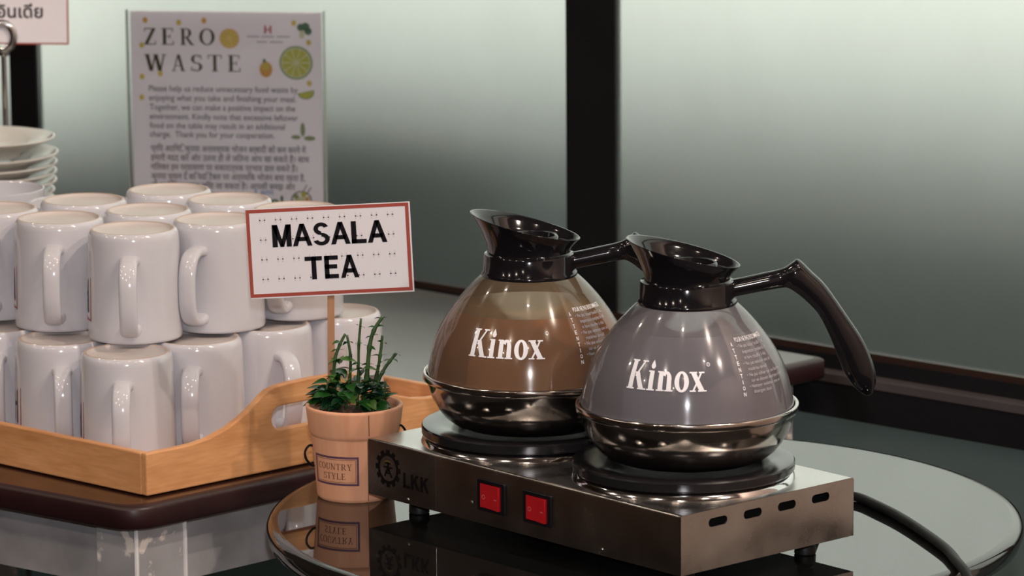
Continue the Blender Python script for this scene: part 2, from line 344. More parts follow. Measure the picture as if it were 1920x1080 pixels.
def glyph(ch, T=.16, t=.06):
    """serif capitals and a few small letters in a box of height 1; returns shape, width"""
    g = MB(); s = .05; S = .13                       # serif height and reach
    def stem(x, y0=0, y1=1, w=T, lo=True, hi=True):
        g.add(bar(x-w/2, x+w/2, y0, y1))
        if lo: g.add(bar(x-w/2-S*.6, x+w/2+S*.6, y0, y0+s))
        if hi: g.add(bar(x-w/2-S*.6, x+w/2+S*.6, y1-s, y1))
    if ch == 'Z':
        g.add(bar(.02, .72, .94, 1)); g.add(bar(0, .74, 0, .06)); g.add(seg_(.12, .03, .62, .97, T*1.25)); g.add(bar(.02, .07, .78, 1)); g.add(bar(.69, .74, 0, .24)); return g, .76
    if ch in 'EL':
        stem(.18, hi=True); g.add(bar(.18, .66, 0, s)); g.add(bar(.62, .67, 0, .24))
        if ch == 'E': g.add(bar(.18, .62, 1-s, 1)); g.add(bar(.58, .63, .78, 1)); g.add(bar(.18, .48, .48, .53)); g.add(bar(.45, .49, .38, .63))
        return g, .70
    if ch in 'RP':
        stem(.18); g.add(bar(.18, .42, 1-s, 1)); g.add(bar(.18, .42, .45, .5)); g.add(arc(.40, .725, .30, .275, -90, 90, T, s))
        if ch == 'R': g.add(seg_(.74, 0, .40, .47, T)); g.add(bar(.64, .88, 0, s))
        return g, .86 if ch == 'R' else .72
    if ch == 'O': g.add(arc(.43, .5, .43, .52, 0, 360, T, t, 36)); return g, .86
    if ch == 'C': g.add(arc(.43, .5, .43, .52, 48, 312, T, t, 30)); g.add(bar(.68, .73, .70, .98)); return g, .76
    if ch == 'W':
        for x in (0, .42): g.add(seg_(.30+x, 0, .10+x, 1, T)); g.add(seg_(.32+x, 0, .50+x, 1, t*1.2)); g.add(bar(-.03+x, .24+x, 1-s, 1))
        g.add(bar(.82, 1.04, 1-s, 1)); return g, 1.04
    if ch == 'A':
        g.add(seg_(.70, 0, .42, 1, T)); g.add(seg_(.12, 0, .40, 1, t*1.2)); g.add(bar(.22, .60, .30, .35)); g.add(bar(0, .25, 0, s)); g.add(bar(.56, .86, 0, s)); return g, .86
    if ch == 'S':
        g.add(arc(.31, .74, .27, .28, 40, 270, T*.9, t)); g.add(arc(.31, .26, .29, .28, -140, 90, T*.9, t)); g.add(bar(.50, .55, .74, 1)); g.add(bar(.04, .09, 0, .26)); return g, .62
    if ch == 'T': stem(.40, hi=False); g.add(bar(.02, .78, 1-s, 1)); g.add(bar(.02, .07, .76, 1)); g.add(bar(.73, .78, .76, 1)); return g, .80
    if ch == 'U': 
        g.add(bar(.10, .10+T, .3, 1)); g.add(bar(0, .36, 1-s, 1)); g.add(bar(.66, .72, .3, 1)); g.add(bar(.56, .82, 1-s, 1)); g.add(arc(.41, .32, .31, .34, 180, 360, T*.7, t)); return g, .82
    if ch == 'N':
        g.add(bar(.12, .18, 0, 1)); g.add(bar(.70, .76, 0, 1)); g.add(seg_(.68, 0, .14, 1, T)); g.add(bar(.02, .28, 0, s)); g.add(bar(0, .24, 1-s, 1)); g.add(bar(.60, .86, 1-s, 1)); return g, .86
    if ch == 'Y': g.add(bar(.34, .34+T, 0, .45)); g.add(bar(.22, .62, 0, s)); g.add(seg_(.40, .42, .14, 1, T)); g.add(seg_(.44, .42, .68, 1, t*1.2)); g.add(bar(.0, .30, 1-s, 1)); g.add(bar(.56, .82, 1-s, 1)); return g, .82
    if ch == 'K': stem(.22, w=.24); g.add(seg_(.40, .45, .78, 1, .10)); g.add(seg_(.80, 0, .46, .60, .25)); g.add(bar(.62, .94, 1-s, 1)); g.add(bar(.60, 1.02, 0, s)); return g, 1.0
    if ch == 'i': stem(.20, 0, .68, w=.22, hi=False); g.add(bar(.02, .31, .68-s, .68)); g.add(([(.20, 1.04, 0), (.12, .92, 0), (.09, .83, 0), (.14, .76, 0), (.22, .74, 0), (.30, .77, 0), (.33, .84, 0), (.28, .93, 0)], [tuple(range(8))])); return g, .42
    if ch == 'n': stem(.20, 0, .68, w=.22, hi=False); g.add(bar(.02, .31, .68-s, .68)); g.add(arc(.46, .42, .26, .27, 0, 150, .22, .10)); stem(.61, 0, .42, w=.22, hi=False); return g, .82
    if ch == 'o': g.add(arc(.34, .34, .34, .36, 0, 360, .22, .08, 32)); return g, .68
    if ch == 'x': g.add(seg_(.56, 0, .16, .68, .25)); g.add(seg_(.12, 0, .58, .68, .09)); g.add(bar(-.02, .36, .68-s, .68)); g.add(bar(.44, .72, .68-s, .68)); g.add(bar(-.02, .26, 0, s)); g.add(bar(.36, .76, 0, s)); return g, .74
    return g, .3
def block(ch):
    """plain bold capitals in a box of height 1; returns shape, width"""
    g = MB(); w = .225; h = .185
    if ch == 'M': g.add(bar(0, w, 0, 1)); g.add(bar(.84-w, .84, 0, 1)); g.add(([(0, 1, 0), (.34, 0, 0), (.50, 0, 0), (.24, 1, 0)], [(0, 1, 2, 3)])); g.add(([(.84, 1, 0), (.50, 0, 0), (.34, 0, 0), (.60, 1, 0)], [(0, 3, 2, 1)])); return g, .84
    if ch == 'A': g.add(([(0, 0, 0), (.21, 0, 0), (.53, 1, 0), (.33, 1, 0)], [(0, 1, 2, 3)])); g.add(([(.86, 0, 0), (.65, 0, 0), (.33, 1, 0), (.53, 1, 0)], [(0, 3, 2, 1)])); g.add(bar(.2, .66, .22, .22+h)); return g, .86
    if ch == 'S': g.add(arc(.36, .735, .33, .28, 20, 270, .20, .165, 26)); g.add(arc(.36, .265, .36, .28, -165, 90, .20, .165, 26)); return g, .72
    if ch in 'LE':
        g.add(bar(0, w, 0, 1)); g.add(bar(0, .66, 0, h))
        if ch == 'E': g.add(bar(0, .65, 1-h, 1)); g.add(bar(0, .60, .43, .43+h))
        return g, .66
    if ch == 'T': g.add(bar(.31, .31+w, 0, 1)); g.add(bar(0, .82, 1-h, 1)); return g, .82
    if ch == 'K': g.add(bar(0, w, 0, 1)); g.add(([(.1, .25, 0), (.16, .54, 0), (.52, 1, 0), (.80, 1, 0)], [(0, 3, 2, 1)])); g.add(([(.28, .48, 0), (.46, .68, 0), (.84, 0, 0), (.58, 0, 0)], [(0, 3, 2, 1)])); return g, .84
    return g, .3
def blocks(text, gap=.06):
    g = MB(); x = 0
    for ch in text: q, w = block(ch); g.add((q.v, q.f), (x, 0, 0)); x += w+gap
    return g.v, g.f
def serif(text, gap=.12, T=.16, t=.06):
    g = MB(); x = 0
    for ch in text:
        q, w = glyph(ch, T, t); g.add((q.v, q.f), (x, 0, 0)); x += w+gap
    return g.v, g.f
def subdiv(vf, maxlen):
    """cut long edges so that flat lettering can follow a curved wall"""
    bm = bmesh.new(); vv = [bm.verts.new(p) for p in vf[0]]
    for f in vf[1]:
        try: bm.faces.new([vv[i] for i in f])
        except ValueError: pass
    for _ in range(4):
        ed = [e for e in bm.edges if e.calc_length() > maxlen]
        if not ed: break
        bmesh.ops.subdivide_edges(bm, edges=ed, cuts=1)
        bmesh.ops.triangulate(bm, faces=[f for f in bm.faces if len(f.verts) > 4])
    return bm_out(bm)
def rot90(vf): return [(p[0], 0, p[1]) for p in vf[0]], vf[1]        # flat (x,y) drawing stood upright, facing -y

# ================================================================== the setting
def struct(name, vf, m, loc=None, **k): return tag(mk(name, *vf, m, loc=loc or L(0, 0, -TOPZ), **k), kind='structure')
def wallbox(s0, s1, d0, d1, z0, z1):
    """box in wall axes, heights above the table top; returned in floor-based cm"""
    v = []
    for z in (z0, z1):
        for s, d in ((s0, d0), (s1, d0), (s1, d1), (s0, d1)): x, y = W(s, d); v.append((x, y, z+TOPZ))
    f = [(0, 1, 2, 3), (7, 6, 5, 4), (4, 5, 1, 0), (5, 6, 2, 1), (6, 7, 3, 2), (7, 4, 0, 3)]
    return v, f
S0, S1, DEP, FL = -330, 300, 560, -TOPZ
struct('floor', wallbox(S0, S1, -8, DEP, FL-6, FL), 'floor')
struct('ceiling', wallbox(S0, S1, -8, DEP, CEIL, CEIL+6), 'ceiling')
struct('wall_left', wallbox(S0-8, S0, -8, DEP, FL, CEIL), 'wallbrown')
struct('wall_right', wallbox(S1, S1+8, -8, DEP, FL, CEIL), 'wallcream')
struct('wall_camera_side', wallbox(S0, S1, DEP, DEP+8, FL, CEIL), 'wallbrown')
WIN_S0, WIN_S1 = -210, 86
struct('wall_beside_window_right', wallbox(WIN_S1, S1, -6, 0, FL, CEIL), 'wallcream')
struct('wall_beside_window_left', wallbox(S0, WIN_S0, -6, 0, FL, CEIL), 'wallbrown')
HEAD = 150
struct('wall_above_window', wallbox(WIN_S0, WIN_S1, -6, 0, HEAD, CEIL), 'wallcream')
# mullions, transom, head and frames
MULL = [(-200, -194), (-108.1, -103.7), (-26.8, -20.6), (57, 63)]
for s0, s1 in MULL:
    struct('trim_1', wallbox(s0, s1, -2.5, -1.3, -.3, HEAD), 'frame')
struct('trim_2', wallbox(WIN_S0, WIN_S1, -2.45, .9, -6.0, -2.75), 'frame')        # deep black transom
struct('trim_3', wallbox(WIN_S0, WIN_S1, -2.45, -.9, -2.0, -.65), 'frame')
struct('trim_4', wallbox(WIN_S0, WIN_S1, -2.45, 1.0, -2.75, -2.0), 'ledge')       # grey ledge line
struct('trim_5', wallbox(WIN_S0, WIN_S1, -2.45, -1.2, -.65, -.05), 'frameb')         # thin brown glazing bead
struct('trim_6', wallbox(WIN_S0, WIN_S1, -5, .9, FL, FL+6), 'frame')
struct('trim_7', wallbox(WIN_S0, WIN_S1, -5, 1.2, HEAD-5, HEAD), 'frame')
edges = [WIN_S0]+[x for m_ in MULL for x in m_]+[WIN_S1]
k = 1
for i in range(0, len(edges), 2):
    a, b = edges[i], edges[i+1]
    if b-a < .5: continue
    for z0, z1 in ((-.05, HEAD-5), (FL+6, -6.0)):          # the face towards the room is the etched one
        o = struct('window_%d' % k, wallbox(a, b, -2.4, -1.6, z0, z1), 'clear'); k += 1
        o.data.materials.append(MT['frosted']); o.data.polygons[4].material_index = 1
# outdoors, blurred by the glass; dark blocks added to shade the lower panes
struct('dark_block_outside_far_left', wallbox(-400, -92, -60, -42, FL, 4), 'outside')
struct('dark_block_outside_left', wallbox(-92, -58, -60, -42, FL, 14), 'outside')
struct('dark_block_outside_right', wallbox(-150, 300, -120, -85, FL, 12), 'outside')
struct('ground_outside', wallbox(-900, 900, -1400, -8, FL-8, FL-1), 'outground')

# ================================================================== the buffet table
E1 = Vector((.715, .699)); E2 = Vector((-.795, .607))
def buffet():
    t = thing('buffet_table', 'dark red-brown lacquered buffet table with grey metal apron under the mug tray', 'table', L(-29.4, 308.4, -TOPZ))
    C0 = Vector((0, 0)); C1 = Vector((57.9, 56.5)); C2 = C1+122*Vector((-.727, .687)); C3 = C0+100*E2
    def rounded(P, radii, n=8):
        out = []
        for i, p in enumerate(P):
            a = (P[i-1]-p).normalized(); b = (P[(i+1) % len(P)]-p).normalized(); r = radii[i]
            for k in range(n+1):
                q = k/n; A = p+a*r; B = p+b*r; out.append((A*(1-q)**2 + p*2*q*(1-q) + B*q*q))
        return out
    P = rounded([C0, C1, C2, C3], [2.5, .6, 2, 2])
    cen = sum(P, Vector((0, 0)))/len(P)
    def inset(d): return [p+(cen-p).normalized()*d for p in P]
    Z = TOPZ
    rings = []
    for d, z in ((.9, Z), (.35, Z-.04), (.1, Z-.16), (0, Z-.35), (0, Z-1.7), (.2, Z-1.9), (.5, Z-2.0)):
        rings.append([(p.x, p.y, z) for p in inset(d)])
    v, f = loft(rings, cap=False); n = len(P)
    top = mk('table_top', [(p.x, p.y, Z) for p in inset(.9)]+[(p.x, p.y, Z-2.0) for p in inset(.9)], [tuple(range(n)), tuple(range(2*n-1, n-1, -1))], 'buffet', t)
    mk('table_edge', v, f, 'buffetedge', t, smooth=True)
    def beam(name, a, b, z0, z1, w, m='zinc'):
        d = (b-a).normalized(); nrm = Vector((-d.y, d.x))*w
        v = [(q.x, q.y, z) for z in (z0, z1) for q in (a, b, b+nrm, a+nrm)]
        return mk(name, v, box(0, 1, 0, 1, 0, 1)[1], m, t)
    def at(i, j): return C0+E1*i+E2*j
    A = at(2.2, 2.2)
    beam('apron', at(6, 2.6), C1+Vector((-4.2, -.6)), Z-7.4, Z-2, 1.2)
    beam('apron', C3+E1*2.6-E2*4, at(2.6, 6), Z-7.4, Z-2, 1.2)
    beam('apron', C1+Vector((-5, -.2)), C2+Vector((1, -4)), Z-7.4, Z-2, 1.2)
    for nm, q in (('leg', at(1.7, 1.5)), ('leg', C1+Vector((-6.4, -.7))), ('leg', C2+Vector((1.5, -9))), ('leg', C3+E1*2-E2*5)):
        w1, w2 = E1*4.9, E2*4.2; pts = [q, q+w1, q+w1+w2, q+w2]
        mk(nm, [(p.x, p.y, z) for z in (0, Z-2) for p in pts], box(0, 1, 0, 1, 0, 1)[1], 'zincleg', t)
    # worn bright corner strips on the front leg
    for q, d in ((at(1.7, 1.5), 0), (at(6.6, 1.5), 0)):
        mk('edge_strip', *tube([(q.x, q.y, 2), (q.x, q.y, Z-2.05)], .19, 8), 'palestrip', t)
buffet()

# ================================================================== the round table
def round_table():
    t = thing('round_table', 'round pedestal table with mirror-like black glass top under the coffee warmer', 'table', L(9.96, 306.07, -TOPZ))
    Z = TOPZ; R = 28.9
    mk('table_top', *lathe([(0, Z), (R-.9, Z)], 160), 'tabletop', t)
    mk('table_rim', *lathe([(R-.9, Z), (R-.45, Z-.05), (R-.15, Z-.2), (R, Z-.5), (R, Z-.9), (R-.2, Z-1.5), (R-.7, Z-1.9), (R-2, Z-2.1), (0, Z-2.1)], 160), 'tablerim', t, smooth=True, autos=50)
    mk('column', *lathe([(0, Z-2.1), (6, Z-2.1), (6, Z-3), (3, Z-4.5), (2.6, Z-8), (2.6, 8), (3.4, 5), (3.4, 2.5)], 40), 'blackplastic', t, smooth=True, autos=40)
    mk('base', *lathe([(0, 3.2), (4, 3), (12, 2), (20, 1.2), (21, .8), (21, 0), (0, 0)], 64), 'blackplastic', t, smooth=True, autos=40)
round_table()

# ================================================================== the wooden tray
TO = Vector((-28.6, 312.2)); T1 = Vector((.735, .678)); T2 = Vector((-.743, .669)); TL1, TL2 = 34.0, 54.0
def tray():
    t = thing('serving_tray', 'light oak serving tray with cut-out handle holding the white mugs', 'tray', L(TO.x, TO.y, .12))
    a1 = math.atan2(T1.y, T1.x); a2 = math.atan2(T2.y, T2.x)
    def board(name, outl, holes, th, loc, ang, flip=False):
        v, f = plate(outl, holes, th, bev=.12)
        v = [(p[0], p[2], p[1]) for p in v]                 # stand it up: thickness towards +y
        f = [tuple(reversed(q)) for q in f]
        o = mk(name, v, f, 'oak0', t); o.location = Vector((loc.x*.01, loc.y*.01, 0)); o.rotation_euler.z = ang; return o
    half = [(0, 0), (0, 3.4), (3.0, 3.4), (4.6, 3.45), (6.2, 3.65), (8.2, 4.2), (9.4, 4.75), (10.4, 5.3), (11.2, 5.85), (11.8, 6.3), (12.4, 6.62), (13.2, 6.82), (14.4, 6.92), (17.0, 6.95)]
    prof = half + [(TL1-x, y) for x, y in reversed(half[:-1])]
    def slot():
        return rrect(12.7, TL1-12.7, 3.25, 5.15, .94, 6)
    n1 = Vector((-T1.y, T1.x))
    board('handle_side', prof, [slot()], .7, Vector((0, 0)), a1)
    board('handle_side', prof, [slot()], .7, T2*TL2 - n1*.7, a1)
    # long walls run between them
    def wall(name, base, th):
        o = board(name, [(0, 0), (TL2-.7, 0), (TL2-.7, 3.4), (0, 3.4)], [], th, base, a2); return o
    wall('long_side', T1*.7 + T2*.69, .7)
    wall('long_side', T1*TL1 + T2*.69, .7)
    b0 = T1*.6 + T2*.6; b1 = T1*(TL1-.6)+T2*.6; b2 = T1*(TL1-.6)+T2*(TL2-.6); b3 = T1*.6+T2*(TL2-.6)
    mk('tray_floor', [(p.x, p.y, z) for z in (.1, .58) for p in (b0, b1, b2, b3)], box(0, 1, 0, 1, 0, 1)[1], 'oak0', t)
tray()

# ================================================================== white mugs, upside down
MH = 8.95; ZF = .72
def mug_proto():
    t = bpy.data.objects.new('coffee_mug', None); COL.objects.link(t); t.empty_display_size = .02
    pr = [(3.50, .35), (3.60, .05), (3.70, 0), (3.80, .06), (3.84, .25), (3.84, 1), (3.82, 3), (3.79, 5.5), (3.72, 7.6), (3.69, 8.3), (3.64, 8.62), (3.55, 8.82), (3.42, 8.93)]
    mk('body', *lathe(pr, 72), 'ceramic', t, smooth=True, autos=60)
    mk('foot_ring', *lathe([(3.42, 8.93), (3.36, 8.955), (3.27, 8.95), (3.20, 8.90)], 72), 'foot', t, smooth=True)
    mk('base', *lathe([(3.20, 8.90), (3.10, 8.72), (2.9, 8.62), (1.5, 8.60), (0, 8.60)], 72), 'mugbase', t, smooth=True)
    mk('inside', *lathe([(0, 8.2), (3.0, 8.1), (3.3, 7.7), (3.42, 6.5), (3.50, 3), (3.50, .35)], 48), 'ceramic', t, smooth=True)
    # strap handle along -y
    path = spline([(0, -3.3, 6.78), (0, -4.35, 6.85), (0, -5.3, 6.45), (0, -5.82, 5.4), (0, -5.95, 4.0), (0, -5.87, 2.6), (0, -5.4, 1.55), (0, -4.5, 1.15), (0, -3.4, 1.35)], 5)
    rings = []
    for i, p in enumerate(path):
        tg = (path[min(i+1, len(path)-1)]-path[max(i-1, 0)]).normalized(); a = Vector((1, 0, 0)); b = tg.cross(a).normalized()
        e = min(i, len(path)-1-i); w = .73 + .22*max(0, 1-e/6)**1.5; h = .38 + .2*max(0, 1-e/5)**1.5
        rings.append([tuple(p+a*(w*math.copysign(abs(math.cos(q))**.6, math.cos(q)))+b*(h*math.copysign(abs(math.sin(q))**.75, math.sin(q)))) for q in [2*PI*k/16 for k in range(16)]])
    mk('handle', *loft(rings), 'ceramic', t, smooth=True)
    # printed emblem on the side, left of the handle
    g = MB(); g.add(frame2d(0, 3.0, 1.6, 6.0, .12)); g.add(bar(.45, .75, 2.2, 5.4)); g.add(bar(1.2, 1.5, 2.2, 5.4)); g.add(bar(.45, 1.5, 3.6, 3.9)); g.add(bar(1.9, 2.6, 2.4, 5.2))
    def wrap(x, y, z):
        r = 3.885 - .024*max(0, y-1) + .006; a = math.radians(-90-62) - x/r; return (r*math.cos(a), r*math.sin(a), y)
    def part(sel, name, m):
        q = subdiv(sel, .6); v, f = xf(q, wrap); mk(name, v, [tuple(reversed(z)) for z in f], m, t, smooth=True)
    part(frame2d(0, 3.0, 1.6, 6.0, .12), 'print_frame', 'redline')
    g = MB(); g.add(bar(.6, .9, 2.2, 5.4)); g.add(bar(1.5, 1.8, 2.2, 5.4)); g.add(bar(.9, 1.5, 3.6, 3.95)); part((g.v, g.f), 'print_emblem', 'greyink')
    return t
MUG = mug_proto()
first = [True]
def mug(x, y, layer, hdeg, label, group):
    o = MUG if first[0] else copy_tree(MUG)
    first[0] = False
    o.location = L(x, y, ZF+layer*MH + (.02 if layer else 0)); o.rotation_euler.z = math.radians(hdeg)
    tag(o, label, 'mug', group)
GT, GB = 'upper layer of upside-down mugs', 'lower layer of upside-down mugs in the tray'
mug(-30.7, 328.4, 1, 0, 'upside-down white mug at the front corner of the upper layer, handle facing out', GT)
mug(-37.3, 333.9, 1, -1, 'upper-layer white mug just left of the front corner mug', GT)
mug(-24.2, 332.7, 1, -21, 'upper-layer white mug with handle turned left, partly behind the masala tea sign', GT)
mug(-43.2, 338.9, 1, 0, 'upper-layer white mug cut off by the left edge of the photo', GT)
mug(-36.2, 343.0, 1, 180, 'white mug in the second upper row, behind the mug left of the corner', GT)
mug(-30.3, 337.6, 1, 180, 'white mug in the second upper row directly behind the front corner mug', GT)
mug(-29.4, 348.1, 1, 180, 'rearmost upper white mug, in front of the lower left of the poster', GT)
mug(-23.9, 342.8, 1, 180, 'upper white mug below the poster, its base next to the sign corner', GT)
mug(-17.95, 337.9, 1, -16, 'upper white mug almost hidden behind the masala tea sign', GT)
mug(-30.9, 322.3, 0, 0, 'lower-layer white mug at the front corner of the tray', GB)
mug(-25.7, 328.0, 0, -2, 'lower-layer white mug right of the tray corner, handle facing out', GB)
mug(-20.3, 333.5, 0, 24, 'lower-layer white mug seen through the tray handle, handle turned right', GB)
mug(-14.7, 338.8, 0, -95, 'lower white mug farthest right, behind the wooden stick and plant', GB)
mug(-36.8, 328.2, 0, 7, 'lower-layer white mug left of the tray corner with red print at its side', GB)
mug(-42.5, 333.8, 0, 3, 'lower-layer white mug cut off by the left edge of the photo', GB)
for x, y in ((-31.6, 334.4), (-26.1, 339.9), (-37.3, 340.5), (-31.9, 346.1), (-48.3, 339.6), (-43.1, 346.8), (-37.7, 352.5), (-48.9, 353.0), (-43.5, 358.6)):
    mug(x, y, 0, 180, 'white mug hidden inside the lower layer of the stack', 'hidden mugs of the lower layer')

# ================================================================== wide cups behind the mugs
def cup_proto():
    t = bpy.data.objects.new('wide_cup', None); COL.objects.link(t); t.empty_display_size = .02
    mk('body', *lathe([(0, .2), (2.4, .2), (2.5, 0), (2.75, 0), (2.8, .3), (3.5, 1.6), (4.05, 3.4), (4.3, 5.2), (4.42, 6.8), (4.40, 6.98), (4.30, 7.0), (4.22, 6.85)], 72), 'ceramic', t, smooth=True, autos=50)
    mk('inside', *lathe([(4.22, 6.85), (4.1, 5.2), (3.85, 3.5), (3.3, 1.9), (2.2, .9), (0, .7)], 72), 'ceramic', t, smooth=True)
    path = spline([(4.2, 0, 5.9), (5.4, 0, 6.0), (6.2, 0, 5.0), (5.9, 0, 3.6), (4.9, 0, 2.7), (3.8, 0, 2.5)], 5)
    mk('handle', *tube(path, .42, 10, upv=Vector((0, 1, 0))), 'ceramic', t, smooth=True)
    return t
CUP = cup_proto()
for i, (x, y, dz, rz, lab) in enumerate(((-37.7, 353.5, .05, 80, 'wide white cup right way up behind the mugs, just left of the poster'),
        (-46.2, 350.6, .05, 200, 'wide white cup at the left photo edge in front of the plates'),
        (-46.0, 361.2, .05, 140, 'wide white cup directly under the stacked plates at the left edge'))):
    o = CUP if i == 0 else copy_tree(CUP)
    o.location = L(x, y, ZF+MH+dz); o.rotation_euler.z = math.radians(rz); tag(o, lab, 'cup', 'wide cups behind the mugs')

# ================================================================== stacked plates
def plate_proto():
    t = bpy.data.objects.new('dinner_plate', None); COL.objects.link(t); t.empty_display_size = .02
    mk('dish', *lathe([(0, .35), (3.7, .35), (3.8, 0), (4.1, 0), (4.2, .35), (5.6, 1.0), (7.15, 1.62), (7.4, 1.78), (7.38, 1.90), (7.2, 1.92)], 96), 'plate', t, smooth=True, autos=50)
    mk('well', *lathe([(7.2, 1.92), (6.9, 1.86), (5.4, 1.3), (4.4, .85), (4.0, .72), (0, .66)], 96), 'plate', t, smooth=True)
    return t
PL = plate_proto()
NPL = 17
for i in range(NPL):
    o = PL if i == 0 else copy_tree(PL)
    k = NPL-1-i                                      # k = 0 is the topmost
    z = 15.45-.90*k - (.72 if k else 0); dx = (0, .28, .20, .12, .08, -.1)[k] if k < 6 else random.uniform(-.15, .15)
    o.location = L(-51.05+dx, 389+.2*math.sin(k*2.1), z); o.rotation_euler = (math.radians(-.6) if k == 0 else 0, math.radians(.8) if k == 0 else 0, k)
    names = {0: 'topmost cream plate of the stack, slightly raised', 1: 'second plate from the top of the cream stack', 2: 'third plate from the top of the cream stack', 3: 'fourth plate from the top of the cream stack', 4: 'fifth plate from the top, just above the cup rims', 5: 'sixth plate from the top, partly behind the cup rims'}
    tag(o, names.get(k, 'cream plate low in the stack, hidden behind the cups'), 'plate', 'stacked plates behind the cups')
# ================================================================== menu holder at the left edge
def menu_holder():
    t = thing('menu_holder', 'chrome table sign holder with round clip at the left photo edge', 'sign holder', L(-49.95, 402.5, .02))
    mk('foot', *lathe([(0, .9), (1, .9), (3.6, .5), (3.9, .25), (3.9, 0), (0, 0)], 48), 'chrome', t, smooth=True, autos=40)
    mk('pole', *lathe([(.30, .8), (.30, 23.6), (0, 23.6)], 20), 'chrome', t, smooth=True, autos=40)
    cl = mk('clip', *tube([(1.15*math.cos(a)-.1, -.25, 25.2+1.35*math.sin(a)) for a in [math.radians(-110+k*22) for k in range(15)]], .30, 12, flat=1.3, upv=Vector((0, 1, 0))), 'chrome', t, smooth=True)
    mk('clip_collar', *lathe([(0, 23.3), (.5, 23.3), (.55, 23.6), (.5, 24.05), (0, 24.05)], 20), 'chrome', t, smooth=True, autos=40)
    s = thing('menu_sign', 'white sign with red-brown border and Thai lettering at the top left', 'sign', L(-49.95, 402.5, 24.5))
    x0, x1, y0, y1 = -7.0, 6.45, -.05, 8.0
    mk('card', *xf(box(x0, x1, y0, y1, 0, .1), lambda x, y, z: (x, z, y)), 'posterpaper', s)
    mk('border', *xf(rot90(frame2d(x0, x1, y0, y1, .16)), lambda x, y, z: (x, y-.015, z)), 'redline', s)
    mk('lettering', *xf(rot90(fit(sans('อาหารอินเดีย', .02), -4.9, 3.92, 2.55)), lambda x, y, z: (x, y-.015, z)), 'ink', s)
    s.rotation_euler.y = math.radians(.8)
menu_holder()

